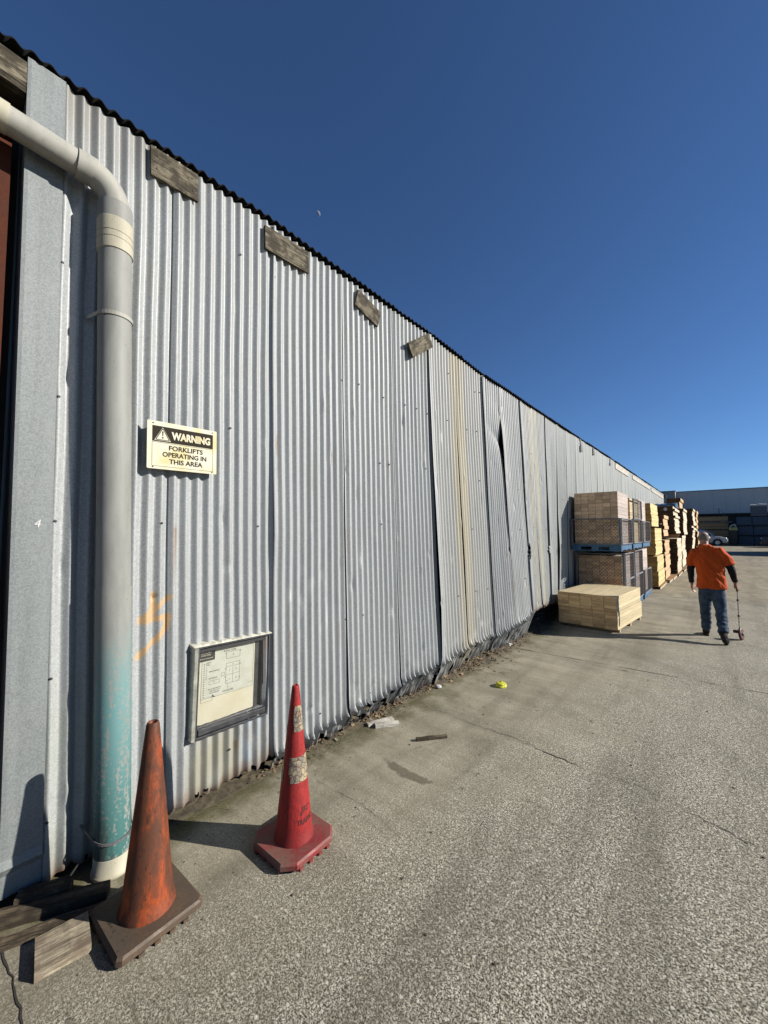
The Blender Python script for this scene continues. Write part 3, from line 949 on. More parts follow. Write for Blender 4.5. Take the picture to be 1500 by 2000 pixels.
flat(m, [(.0885, .243), (.0975, .243), (.0955, .212), (.0905, .212)], .0018)
flat(m, [(.093 + .0055 * math.cos(i * math.pi / 5), .202 + .0055 * math.sin(i * math.pi / 5)) for i in range(10)], .0018)
put_text(m, "FORKLIFTS", .245, .126, .225, .032, .0012, .024, True)
put_text(m, "OPERATING IN", .238, .082, .290, .032, .0012, .024, True)
put_text(m, "THIS AREA", .245, .038, .222, .032, .0012, .024, True)
loop(m, [(.03, .018), (.43, .018), (.43, .170), (.03, .170)], .0016, .0009)
m.obj("black_print", M['charcoal'], sg)
for u, v in ((.035, .290), (.425, .290), (.035, .012), (.425, .012)):
    m = MB(); m.lathe([(.0045, 0), (.0045, .002), (.002, .004)], 8, (0, u, v), axis=(1, 0, 0)); m.obj("screw", M['screw'], sg)

# evacuation / alarm index board behind glass, set into the iron
nb = thing("notice_case", (-2.690, 1.182, .476), "aluminium notice case with a printed site plan set into the iron wall", "notice case")
nb.rotation_euler = (R(-1.2), 0, 0)
NW, NH = .553, .610
def frame(name, u0, v0, u1, v1, w, x0, x1, mat, parent):
    o = None
    for a, b, c, d in ((u0, v0, u1, v0 + w), (u0, v1 - w, u1, v1), (u0, v0 + w, u0 + w, v1 - w), (u1 - w, v0 + w, u1, v1 - w)):
        m = MB(); m.box((x0, a, b), (x1, c, d)); o = bevel(m.obj(name, M[mat], parent), .002)
m = MB(); m.box((-.095, .0, .0), (-.045, NW, NH)); m.obj("backing", M['alu'], nb)
frame("outer_frame", 0, 0, NW, NH, .014, -.045, .012, 'alu', nb)
m = MB(); m.box((-.045, .022, .022), (.010, NW - .022, .060)); bevel(m.obj("sill", M['alu'], nb), .003)
m = MB(); m.box((-.044, NW - .048, .06), (-.02, NW - .018, NH - .018)); m.obj("gasket", M['blackstrip'], nb)
m = MB(); m.box((-.044, .022, NH - .042), (-.004, NW - .022, NH - .022)); m.obj("gasket", M['blackstrip'], nb)
# ragged sealant bead: left and top
m = MB()
rs = random.Random(8)
rr = []
for i in range(26):
    v = NH * i / 25
    e = .004 * mnoise.noise((v * 9, 2, 2)) + rs.uniform(-.0012, .0012)
    rr.append([(-.06, -.024 + e, v), (.010, -.020 + e, v), (.023, -.003, v), (-.06, .002, v)])
m.rings(rr, 0, False)
rr = []
for i in range(40):
    u = -.03 + (NW + .04) * i / 39
    e = .008 * mnoise.noise((u * 26, 5, 2)) + rs.uniform(-.003, .004)
    rr.append([(-.07, u, NH - .002), (.022, u, NH + .001), (.004, u, NH + .007 + e * .6), (-.07, u, NH + .016 + e)])
m.rings(rr, 0, False)
m.obj("sealant_bead", M['sealant'], nb)
P0, P1, Q0, Q1 = .020, .452, .062, NH - .040     # paper extents
m = MB(); m.box((-.0445, P0, Q0), (-.040, P1, Q1)); paper = m.obj("paper_sheet", M['paper'], nb)
def U(u): return P0 + u * (P1 - P0)
def Vv(v): return Q1 - v * (Q1 - Q0)
m = MB(); flat(m, [(U(.075), Vv(.66)), (U(.975), Vv(.66)), (U(.975), Vv(.05)), (U(.075), Vv(.05))][::1], -.0394); m.obj("printed_plan", M['paper2'], paper)
m = MB(); flat(m, [(U(0), Vv(.155)), (U(.28), Vv(.155)), (U(.28), Vv(.0)), (U(0), Vv(.0))], -.0388); m.obj("title_block", M['black'], paper)
m = MB()
put_text(m, "FIRE ALARM", U(.055), Vv(.055), .07, .012, -.0383, 0)
put_text(m, "INDEX PANEL", U(.055), Vv(.085), .07, .010, -.0383, 0)
put_text(m, "SITE PLAN OF BUILDING", U(.02), Vv(.130), .10, .010, -.0383, 0)
m.obj("title_print", M['paper'], paper)
m = MB()
X_ = -.0388
loop(m, [(U(.075), Vv(.66)), (U(.975), Vv(.66)), (U(.975), Vv(.05)), (U(.075), Vv(.05))], .0016, X_)
put_text(m, "MANUAL  SYSTEM", U(.43), Vv(.082), .092, .011, X_, .01)
loop(m, [(U(.48), Vv(.185)), (U(.72), Vv(.185)), (U(.72), Vv(.095)), (U(.48), Vv(.095))], .0020, X_)
loop(m, [(U(.48), Vv(.53)), (U(.72), Vv(.53)), (U(.72), Vv(.25)), (U(.48), Vv(.25))], .0020, X_)
line(m, (U(.48), Vv(.30)), (U(.72), Vv(.30)), .0018, X_)
line(m, (U(.48), Vv(.41)), (U(.72), Vv(.41)), .0018, X_)
line(m, (U(.60), Vv(.30)), (U(.60), Vv(.53)), .0018, X_)
loop(m, [(U(.40), Vv(.41)), (U(.455), Vv(.41)), (U(.455), Vv(.365)), (U(.40), Vv(.365))], .0018, X_)
loop(m, [(U(.20), Vv(.485)), (U(.37), Vv(.485)), (U(.37), Vv(.435)), (U(.20), Vv(.435))], .0018, X_)
for s, u, v in (("B", .60, .148), ("E", .60, .285), ("C", .54, .365), ("D", .66, .36), ("A", .54, .485), ("B", .66, .48), ("F", .28, .467)):
    put_text(m, s, U(u) - .003, Vv(v), .007, .010, X_, .02)
for u, v in ((.47, .12), (.73, .11), (.47, .33), (.73, .30), (.47, .44), (.73, .49), (.50, .50)):
    flat(m, [(U(u) - .003, Vv(v)), (U(u) + .003, Vv(v)), (U(u) + .003, Vv(v) + .007), (U(u) - .003, Vv(v) + .007)], X_)
put_text(m, "DEPOT", U(.145), Vv(.195), .036, .010, X_, .01)
put_text(m, "FIRE", U(.145), Vv(.222), .022, .010, X_, .01)
for k, s in enumerate(("A", "B", "C", "D", "E", "F")):
    put_text(m, s, U(.145), Vv(.262 + .030 * k), .007, .009, X_, .01)
put_text(m, "TIMBER WAREHOUSE", U(.19), Vv(.318), .075, .008, X_, .01)
put_text(m, "NEW WAREHOUSE", U(.19), Vv(.410), .062, .008, X_, .01)
for k in range(16):
    v = .20 + .029 * k
    flat(m, [(U(.105), Vv(v)), (U(.122), Vv(v)), (U(.122), Vv(v) + .006), (U(.105), Vv(v) + .006)], X_)
put_text(m, "FIRE ALARM SERVICES", U(.19), Vv(.555), .09, .008, X_, .01)
put_text(m, "ELECTRICAL LTD", U(.22), Vv(.582), .07, .008, X_, .01)
put_text(m, "PHONE  000 0000", U(.21), Vv(.608), .07, .008, X_, .01)
line(m, (U(.52), Vv(.53)), (U(.52), Vv(.60)), .0016, X_)
put_text(m, "YOU ARE HERE", U(.43), Vv(.635), .082, .012, X_, .01)
put_text(m, "A 04", U(.90), Vv(.60), .025, .006, X_, .01)
loop(m, [(U(.075), Vv(.70)), (U(.26), Vv(.70)), (U(.26), Vv(.645)), (U(.075), Vv(.645))], .0016, X_)
flat(m, [(U(.26), Vv(.655)), (U(.32), Vv(.67)), (U(.26), Vv(.62))], X_)
m.obj("plan_print", M['ink'], paper)
# a torn cover strip along the sill
m = MB()
rr = []
for i in range(30):
    u = .03 + (NW - .06) * i / 29
    h = .070 + .012 * mnoise.noise((u * 18, 4, 4)) + .012 * u
    rr.append([(-.035, u, .058), (-.012, u, .061), (-.032, u, h), (-.037, u, h)])
m.rings(rr, 0, False); m.obj("dark_strip", M['alu'], nb)
tgl = bpy.data.materials.new("notice_glass"); tgl.use_nodes = True
_n, _l = tgl.node_tree.nodes, tgl.node_tree.links
_n.clear()
_o = _n.new("ShaderNodeOutputMaterial"); _mx = _n.new("ShaderNodeMixShader"); _tr = _n.new("ShaderNodeBsdfTransparent"); _gl = _n.new("ShaderNodeBsdfGlossy"); _fr = _n.new("ShaderNodeFresnel")
_tr.inputs[0].default_value = (.97, .975, .97, 1); _gl.inputs["Roughness"].default_value = .04; _fr.inputs[0].default_value = 1.35
_mx.inputs[0].default_value = .05; _l.new(_tr.outputs[0], _mx.inputs[1]); _l.new(_gl.outputs[0], _mx.inputs[2]); _l.new(_mx.outputs[0], _o.inputs[0])
m = MB(); m.box((-.020, .023, .061), (-.017, NW - .023, NH - .023)); m.obj("pane", tgl, nb)

# chalked numeral on the corner flashing
V, F = text_mesh("4", .026, .040, .01, .2)
m = MB(); m.add([(W + .030, .345 + a, 1.885 + b) for a, b in V], F); m.obj("chalk_mark", M['white_rag'], wh)

# ================================================================== CONES
def cone(loc, rz, label, H, rb, rt, S_, ch, mats, flare, name_extra=None):
    t = thing("traffic_cone", loc, label, "traffic cone", "traffic cones by the iron wall", rz)
    z0 = .05
    prof = [(rb + flare, z0 - .002), (rb + flare * .75, z0 + .018), (rb + flare * .15, z0 + .045), (rb, z0 + .07)]
    for i in range(1, 13):
        f = i / 12
        prof.append((rb + (rt - rb) * f, z0 + .07 + (H - z0 - .085) * f))
    prof += [(rt - .003, H - .005), (rt - .008, H), (rt - .013, H - .003), (rt - .014, H - .05)]
    m = MB(); m.lathe(prof, 40, caps=False); m.obj("cone_body", M[mats[0]], t)
    h = S_ / 2
    P = [(h - ch, -h), (h, -h + ch), (h, h - ch), (h - ch, h), (-h + ch, h), (-h, h - ch), (-h, -h + ch), (-h + ch, -h)]
    m = MB()
    sc = lambda k, z: [(x * k, y * k, z) for x, y in P]
    m.rings([sc(.97, .012), sc(1, .018), sc(1.0, .042), sc(.955, .052)], 0, False)
    b = m.obj("cone_base", M[mats[1]], t)
    k = 0
    for sx, sy in [(a, b_) for a in (-.55, -.18, .18, .55) for b_ in (-.95, .95)] + [(a, b_) for a in (-.95, .95) for b_ in (-.5, -.15, .2, .52)]:
        m = MB(); m.box((sx*h - .012, sy*h - .012, 0), (sx*h + .012, sy*h + .012, .014)); m.obj("base_foot", M[mats[1]], b)
    return t, prof
c1, prof1 = cone((-2.178, .755, 0), R(3), "filthy orange rubber cone with a torn tip standing in front of the downpipe", .916, .108, .030, .375, .018, ('cone_orange', 'base_dirty'), .016)
c2, prof2 = cone((-2.005, 1.49, 0), R(2), "red plastic cone with cracked reflective bands below the notice case", .925, .104, .023, .385, .065, ('cone_red', 'base_red'), .014)
def cone_r(z, rb=.104, rt=.023, H=.925): return rb + (rt - rb) * (z - .12) / (H - .085 - .05)
view = math.atan2(-1.49, 2.005) - R(2)
def collar(z0, z1, a0, a1, seed):
    m = MB(); n = 40; k = 10; v = []; f = []
    for j in range(k + 1):
        z = z0 + (z1 - z0) * j / k
        for i in range(n + 1):
            a = view + R(a0 + (a1 - a0) * i / n)
            r = cone_r(z) + .0022
            v.append((r * math.cos(a), r * math.sin(a), z))
    for j in range(k):
        for i in range(n):
            u = i / n
            e = mnoise.noise((i * .22, j * .35, seed))
            edge = min(i, n - i) / 4.0 + min(j, k - j) / 1.6
            if e * 1.5 + min(edge, 2) * .6 > .22: f.append((j*(n+1)+i, j*(n+1)+i+1, (j+1)*(n+1)+i+1, (j+1)*(n+1)+i))
    m.add(v, f, 0, True)
    m.obj("reflective_band", M['reflect'], c2)
collar(.665, .81, -12, 80, 1.5)
collar(.385, .525, -28, 95, 6.2)
collar(.385, .50, -92, -62, 3.2)
collar(.665, .70, -95, -75, 3.9)
for s, a0, a1, z, h, sl, bd in (("JTC", 22, 62, .205, .042, .35, .012), ("TRAFFIC", 10, 76, .155, .030, 0.0, .004)):
    V, F = text_mesh(s, 1, 1, bd, sl)
    vv = []
    for u, w_ in V:
        zz = z + w_ * h + .0 * u
        a = view + R(a0 + (a1 - a0) * u); r = cone_r(zz) + .0016
        vv.append((r * math.cos(a), r * math.sin(a), zz))
    m = MB(); m.add(vv, F); m.obj("cone_print", M['black'], c2)
m = MB()
V, F = text_mesh("HIRE 41 / 12", .085, .012, .0)
m.add([(-.05 + a, -.155 + b, .0533) for a, b in V], F); m.obj("base_print", M['black'], c1)

# ================================================================== TIMBER PACKS AND CAGES
def pack(name, loc, size, ncol, nrow, mat, label, cat="timber pack", group=None, single=True, rz=0.0, bearers=0.0, jit=.0, seed=1, end_jit=.004, strap=False, courses=None):
    """a block of sawn boards lying along local Y; loc is its near/left/bottom corner's middle"""
    rs = random.Random(seed)
    w, l, h = size
    t = thing(name, loc, label, cat, group, rz)
    dx = w / ncol; dz = (h - bearers) / nrow
    protos = []
    if single:
        for _ in range(4):
            m = MB(); g = .0022
            m.box((-dx/2 + g, 0, g * .6), (dx/2 - g, l, dz - g * .6), jit=.0012)
            protos.append(m.mesh("board", M[mat]))
        for r in range(nrow):
            for c in range(ncol):
                o = link("board", rs.choice(protos), t)
                o.location = (-w/2 + dx * (c + .5), rs.uniform(-end_jit, end_jit), bearers + dz * r)
    else:
        m = MB()
        for r in range(nrow):
            sh = rs.uniform(-jit, jit)
            for c in range(ncol):
                e = rs.uniform(-end_jit, end_jit)
                x = -w/2 + dx * c + sh
                m.box((x + .002, e, bearers + dz * r + .0015), (x + dx - .002, l + e, bearers + dz * (r + 1) - .0015), jit=.0015)
        m.obj("board", M[mat], t, kind='stuff')
    if bearers:
        for yb in (.12, l / 2 - .04, l - .20):
            m = MB(); m.box((-w/2 + .02, yb, 0), (w/2 - .0, yb + .08, bearers - .002)); m.obj("bearer", M['pine_x'], t)
    if strap:
        for yb in (l * .2, l * .75):
            m = MB()
            a, b, z0, z1 = -w/2 - .003, w/2 + .003, bearers, h + .003
            m.rings([[(a, yb, z0), (a, yb + .02, z0), (a + .003, yb + .02, z0), (a + .003, yb, z0)], [(a, yb, z1), (a, yb + .02, z1), (a + .003, yb + .02, z1 - .003), (a + .003, yb, z1 - .003)],
                     [(b, yb, z1), (b, yb + .02, z1), (b - .003, yb + .02, z1 - .003), (b - .003, yb, z1 - .003)], [(b, yb, z0), (b, yb + .02, z0), (b - .003, yb + .02, z0), (b - .003, yb, z0)]], 0, False)
            m.obj("steel_strap", M['wire'], t)
    return t

# the low pack standing alone on the concrete: two tiers
GP = "timber packs by the iron wall"
pk = pack("timber_pack", (-2.015, 8.31, 0), (1.055, 1.80, .385), 5, 5, 'pine', "lower tier of the low pale timber pack standing on the concrete", group=GP, bearers=.06, seed=3, rz=R(-4.5))
pack("timber_pack", (-2.020, 8.285, .385 + .004), (1.055, 1.80, .285), 5, 5, 'pine', "upper tier of the low pale timber pack, sunlit on top", group=GP, seed=8, rz=R(-4.2))

def pallet(t, w, l, z, mat='blue'):
    h = .145
    for k in range(6):
        m = MB(); y = l * k / 6 + .02; m.box((-w/2, y, z + h - .022), (w/2, y + l / 6 - .05, z + h)); m.obj("deck_board", M[mat], t)
    for x in (-w/2 + .001, -.05, w/2 - .101):
        m = MB(); m.box((x, .01, z + .024), (x + .10, l - .03, z + h - .024)); 
        o = m.obj("bearer", M[mat], t)
    for k in (0, 2.5, 5):
        m = MB(); y = l * k / 6 + .02; m.box((-w/2, y, z), (w/2, y + .10, z + .022)); m.obj("foot_board", M[mat], t)
    # front face boards with fork slots
    m = MB()
    m.box((-w/2 - .002, -.002, z + .10), (w/2 + .002, .018, z + h + .002)); 
    for a, b in ((-w/2 - .002, -w*.30), (-w*.08, w*.06), (w*.28, w/2 + .002)):
        m.box((a, -.002, z + .002), (b, .018, z + .10))
    m.obj("end_board", M[mat], t)

def wire_panel(t, o, u, v, w, h, pitch, diamond, frame_r=.014, wire_r=.0028, name="mesh_panel"):
    """framed wire panel in the plane spanned by u (width) and v (height)"""
    o, u, v = Vector(o), Vector(u).normalized(), Vector(v).normalized()
    m = MB()
    P = lambda a, b: o + u * a + v * b
    for a, b in (((0, 0), (w, 0)), ((w, 0), (w, h)), ((w, h), (0, h)), ((0, h), (0, 0))):
        m.bar(P(*a), P(*b), frame_r, 6)
    f = m.obj(name, M['frame_steel'], t)
    m = MB()
    if diamond:
        for sgn in (1, -1):
            k = -int(h / pitch) - 1
            while k * pitch < w + h:
                a0 = k * pitch
                pts = []
                # line x = a0 + sgn*y (for sgn=1) or x = a0 - y
                if sgn == 1: y0, y1 = max(0, -a0), min(h, w - a0); pa, pb = (a0 + y0, y0), (a0 + y1, y1)
                else: y0, y1 = max(0, a0 - w), min(h, a0); pa, pb = (a0 - y0, y0), (a0 - y1, y1)
                if y1 > y0 + .02: m.bar(P(*pa), P(*pb), wire_r, 4)
                k += 1
    else:
        n = int(w / pitch)
        for i in range(1, n): m.bar(P(w * i / n, 0), P(w * i / n, h), wire_r, 4)
        n = int(h / pitch)
        for i in range(1, n): m.bar(P(0, h * i / n), P(w, h * i / n), wire_r, 4)
    m.obj("wire", M['wire'], f, kind='stuff')
    return f

def cage(loc, w, l, hpost, label, hmesh=None, gate=False, front=True, side_rows=1, rz=0.0):
    t = thing("wire_cage", loc, label, "wire cage", "wire cages of timber on blue pallets", rz)
    pallet(t, w, l, 0)
    z0 = .15
    hm = hmesh or hpost
    for x in (-w/2 + .012, w/2 - .012):
        for y in (.012, l - .03):
            m = MB(); m.box((x - .02, y - .02, z0 - .02), (x + .02, y + .02, z0 + hpost)); m.obj("post", M['frame_steel'], t)
    if front:
        wire_panel(t, (-w/2 + .03, -.005, z0 + .01), (1, 0, 0), (0, 0, 1), w - .06, hm - .02, .075, True)
    n = side_rows
    for k in range(n):
        wire_panel(t, (w/2 + .012, .035, z0 + .01 + hm * k / n), (0, 1, 0), (0, 0, 1), l - .08, hm / n - .02, .07, False)
    if gate:
        wire_panel(t, (w/2 + .016, .06, z0 + hm + .01), (0, 1, 0), (0, 0, 1), l - .10, .50, .07, False, .02)
    return t

def in_cage(loc, size, nc, nr, mat, label, seed, single=True, end=.006):
    return pack("timber_stack", loc, size, nc, nr, mat, label, "timber stack", "timber stacks inside the wire cages", single=single, seed=seed, end_jit=end)

cx = -2.19
cage((cx, 10.28, 0), 1.02, 1.18, 1.22, "bottom cage nearest the camera, chain link front above the low pack", side_rows=2)
in_cage((cx - .005, 10.33, .155), (.92, 1.08, 1.16), 6, 15, 'pine_grey', "greyed short boards in the nearest bottom cage", 11)
cage((-2.21, 10.05, 1.43), 1.04, 1.36, .60, "upper cage nearest the camera, on a blue pallet with a low chain link front")
in_cage((-2.20, 10.10, 1.585), (.915, 1.28, 1.21), 6, 14, 'pine_grey', "tall block of short boards rising above the nearest upper cage", 12)
cage((-2.19, 11.58, 0), 1.02, 1.30, 1.24, "middle bottom cage with two side gates and a blue pallet foot", front=False, side_rows=2)
in_cage((-2.20, 11.64, .155), (.93, 1.18, 1.16), 6, 14, 'pine_grey', "boards behind the gates of the middle bottom cage", 13, False)
cage((-2.19, 11.52, 1.43), 1.03, 1.38, .62, "middle upper cage with a tall gate above its side mesh", gate=True, front=False)
in_cage((-2.20, 11.58, 1.585), (.93, 1.26, 1.15), 6, 13, 'pine', "pale boards behind the tall gate of the middle upper cage", 14, False)
cage((-2.17, 13.00, 0), 1.02, 1.38, .66, "farthest bottom cage, open above its low side mesh", front=False)
in_cage((-2.20, 13.06, .155), (.93, 1.26, 1.22), 6, 14, 'pine_grey', "silvery boards standing above the farthest bottom cage", 15, False)
cage((-2.17, 12.98, 1.43), 1.02, 1.42, .60, "farthest upper cage of the wire cage row", front=False)
in_cage((-2.21, 13.04, 1.585), (.93, 1.30, 1.22), 6, 14, 'pine_grey', "purplish grey boards in the farthest upper cage", 16, False)
m = MB()
rs = random.Random(2)
for k in range(1):
    pts = []
    for j in range(9):
        pts.append((-1.665 + .01 * math.sin(j), 14.35 - j * .03, .80 - .004 * j + .01 * math.sin(j * 2)))
    m.tube(pts, .018, 6)
tag(m.obj("plastic_wrap", M['white_rag']), "scrap of white plastic wrap on the far bottom cage", "plastic wrap")

# yellow stack: six packs one on another, stepped
GY = "yellow timber packs in the tall stepped pile"
names = ("bottom", "second", "third", "fourth", "fifth", "topmost")
z = .10
for k, (dx, dy, h) in enumerate(((0, 0, .49), (-.015, .02, .49), (-.045, -.02, .46), (-.06, .03, .45), (-.13, -.03, .40), (-.15, .0, .38))):
    pack("timber_pack", (-2.06 + dx, 15.6 + dy, z), (.93, 1.85, h - .012), 4, 6, 'pine_yellow', f"{names[k]} yellow pack in the tall sunlit pile beyond the cages", group=GY, single=False, seed=30 + k, jit=.008, end_jit=.01)
    if k in (1, 3):
        z += .05 if k == 3 else .03
    z += h
pl = thing("pallet", (-2.02, 15.55, 0), "low wooden pallet under the yellow timber pile", "pallet")
for x in (-.45, -.04, .40):
    m = MB(); m.box((x, 0, .0), (x + .07, 1.9, .078)); m.obj("bearer", M['pine_brown'], pl)
for k in range(8):
    m = MB(); m.box((-.48, k * .235, .08), (.50, k * .235 + .16, .098)); m.obj("deck_board", M['pine_x'], pl)
for yy, xx in ((17.75, -1.95), (18.95, -1.92), (20.4, -1.85), (22.6, -1.80)):
    q = copy_thing(pl, (xx, yy, g_h(yy)), {17.75: "bare pallet sticking out just past the yellow pile", 18.95: "bare pallet under the brown packs", 20.4: "pallet below the dark stepped timber pile", 22.6: "pallet below the tall dark timber pile beside the lit sticks"}[yy])

# ragged piles farther down
GB = "rough timber piles farther down the wall"
def rough(loc, size, nc, nr, mat, label, seed, jit=.03, end=.05):
    return pack("timber_pile", loc, size, nc, nr, mat, label, "timber pile", GB, single=False, seed=seed, jit=jit, end_jit=end)
rough((-2.08, 17.9, .12), (.95, 1.7, .42), 4, 4, 'pine_red', "lowest orange brown pack beside the yellow pile", 41, .02, .03)
rough((-2.07, 17.95, .56), (.95, 1.7, .44), 4, 4, 'pine_red', "second orange brown pack beside the yellow pile", 42, .02, .03)
rough((-2.08, 18.0, 1.02), (.95, 1.7, .55), 4, 5, 'pine_red', "third orange brown pack beside the yellow pile", 43, .02, .03)
rough((-2.12, 18.1, 1.72), (.98, 1.6, .80), 4, 6, 'pine_red', "top orange brown pack with a white tag beside the yellow pile", 44, .02, .03)
m = MB(); m.lathe([(.035, 0), (.03, .01)], 8, (-1.72, 18.04, 2.18), axis=(0, -1, 0)); tag(m.obj("tag_label", M['white_rag']), "round white tag on the orange brown timber pack", "tag")
rough((-1.93, 20.5, .15), (1.05, 2.2, 1.45), 4, 12, 'pine_brown', "lower dark brown pile with thin white stickers between courses", 45, .02, .05)
rough((-2.0, 20.7, 1.82), (1.05, 2.3, 1.16), 4, 12, 'pine_brown', "upper dark pile with bright sunlit ragged board ends", 46, .05, .05)
for k, zz in enumerate((1.62, 1.70)):
    m = MB(); m.box((-2.4, 20.6 + k * .5, zz), (-1.38, 20.68 + k * .5, zz + .07)); tag(m.obj("timber_bearer", M['pine_x']), ("front white bearer stick between the dark piles", "rear white bearer stick between the dark piles")[k], "bearer")
rough((-1.93, 23.6, .20), (1.0, 2.4, 1.50), 4, 12, 'pine_brown', "lower half of the tall dark pile behind the lit sticks", 47, .03, .05)
rough((-1.86, 23.6, 1.76), (1.05, 2.4, 1.25), 4, 11, 'pine_brown', "upper half of the tall dark pile behind the lit sticks", 48, .03, .05)
rough((-1.75, 27.0, .14), (1.15, 2.4, 1.70), 4, 13, 'pine_brown', "lower greenish pile of thin packs behind the walking man", 49, .04, .06)
rough((-1.70, 27.0, 1.86), (1.10, 2.4, 1.30), 4, 10, 'pine_brown', "upper greenish pile of thin packs behind the walking man", 50, .05, .06)
rough((-1.95, 26.6, 3.22), (.62, 2.2, .52), 3, 3, 'pine_red', "small wrapped pack on top of the farthest pile", 51, .04, .05)
rough((-1.55, 29.8, .18), (.95, 2.0, 2.98), 3, 17, 'pine_red', "farthest tall orange pile against the far yard", 52, .05, .06)
# white tarp/wrap on the dark pile
m = MB(); rs = random.Random(5)
rr = []
for i in range(13):
    u = -2.45 + .98 * i / 12
    rr.append([(u, 21.2, 2.985), (u, 21.3, 3.08 + rs.uniform(0, .08)), (u, 22.2, 3.13 + rs.uniform(0, .09)), (u, 22.9, 3.06 + rs.uniform(-.02, .05)), (u, 22.95, 2.985)])
m.rings(rr, 0, True); tag(m.obj("blue_tarp", plain("blue_plastic_wrap", (.10, .17, .30), .35, 0, .7, 9)), "crumpled blue and white plastic wrap on the dark timber pile", "tarp")
m = MB(); m.box((-.06, -.004, -.06), (.06, .0, .06), M=Matrix.Translation((-1.78, 20.60, 2.86)) @ rot('Y', 40)); tag(m.obj("paper_label", M['white_rag']), "tilted white paper label on the upper dark pile", "label")
m = MB(); m.box((-1.83, 23.54, .42), (-1.72, 23.545, .54)); m.box((-1.80, 23.535, .45), (-1.75, 23.54, .51), 1)
tag(m.obj("stencil_label", [M['white_rag'], M['black']]), "square white stencil label low on the tall dark pile", "label")

# ================================================================== FAR END OF THE YARD
fw = thing("far_warehouse", (0, 62, g_h(62)), "long grey metal clad warehouse closing the far end of the yard", "warehouse")
fw_mat = plain("grey_cladding", (.43, .43, .425), .6, .1, .12, .4, k=1)
fw_low = plain("dark_block_base", (.055, .05, .048), .9, 0, .3, 1.2)
m = MB(); m.box((-.595, -.03, 3.7), (.595, .06, 6.52)); pm = m.mesh("cladding_panel", fw_mat)
for k in range(40):
    o = link("cladding_panel", pm, fw); o.location = (-3.6 + 1.2 * k, 0, 0)
m = MB(); m.box((-4.2, .02, 0), (44.4, 30, 6.5)); m.obj("wall", fw_low, fw)
m = MB(); m.box((-4.2, -.06, 6.52), (44.4, 30, 6.62)); m.obj("parapet", M['frame_steel'], fw)
m = MB(); m.box((-4.2, -.25, 3.55), (44.4, -.04, 3.69)); m.obj("eave_gutter", M['black'], fw)
tw = thing("office_block", (-6.9, 61, g_h(61)), "slightly taller grey block at the left end of the far warehouse", "building")
m = MB(); m.box((-8, 0, 0), (1.75, 20, 6.56)); m.obj("wall", fw_mat, tw)
m = MB(); m.box((1.75, -.3, 0), (2.72, 20, 6.58)); m.obj("side_wing", plain("darker_cladding", (.29, .29, .285), .6, .1, .1, .5, k=.8), tw)
m = MB(); m.box((-8.1, -.36, 6.58), (2.78, 20, 6.66)); m.obj("parapet", M['frame_steel'], tw)

# sawn timber stacked crosswise below the far warehouse
def cross(loc, size, nr, label, seed, mat='pine_x'):
    rs = random.Random(seed)
    t = thing("timber_stack", loc, label, "timber stack", "brown timber stacks at the far end")
    w, d, h = size
    m = MB()
    for r in range(nr):
        for c in range(3):
            e = rs.uniform(-.04, .04)
            m.box((e, d * c / 3 + .01, h * r / nr + .006), (w + e, d * (c + 1) / 3 - .01, h * (r + 1) / nr - .006))
    m.obj("board", M[mat], t, kind='stuff')
    for x in (.3, w - .5):
        m = MB(); m.box((x, 0, -.08), (x + .1, d, -.006)); m.obj("bearer", M[mat], t)
    return t
gz = g_h(58)
cross((-4.6, 58, gz + .085), (5.27, 1.4, .75), 5, "lowest brown stack behind the white car", 61)
cross((-4.6, 58, gz + .95), (5.24, 1.4, .72), 5, "second brown stack behind the white car", 62)
cross((-4.6, 58, gz + 1.78), (5.26, 1.4, .72), 5, "third brown stack behind the white car under a white bearer", 63)
cross((-4.5, 58, gz + 2.70), (5.13, 1.4, .52), 4, "topmost orange brown stack under the far warehouse wall", 64)
m = MB(); m.box((-4.5, 57.85, gz + 2.56), (.98, 57.95, gz + 2.615)); tag(m.obj("timber_bearer", M['white_board']), "long pale plank lying across the brown far stacks", "plank")
for x, zt, l in ((-.09, 4.72, "thin dark pole rising behind the brown stacks"), (.31, 4.27, "short pale pole rising behind the brown stacks")):
    m = MB(); m.bar((x, 60.8, g_h(60)), (x, 60.8, zt), .035, 8); tag(m.obj("pole", M['black'] if x < 0 else M['frame_steel']), l, "pole")

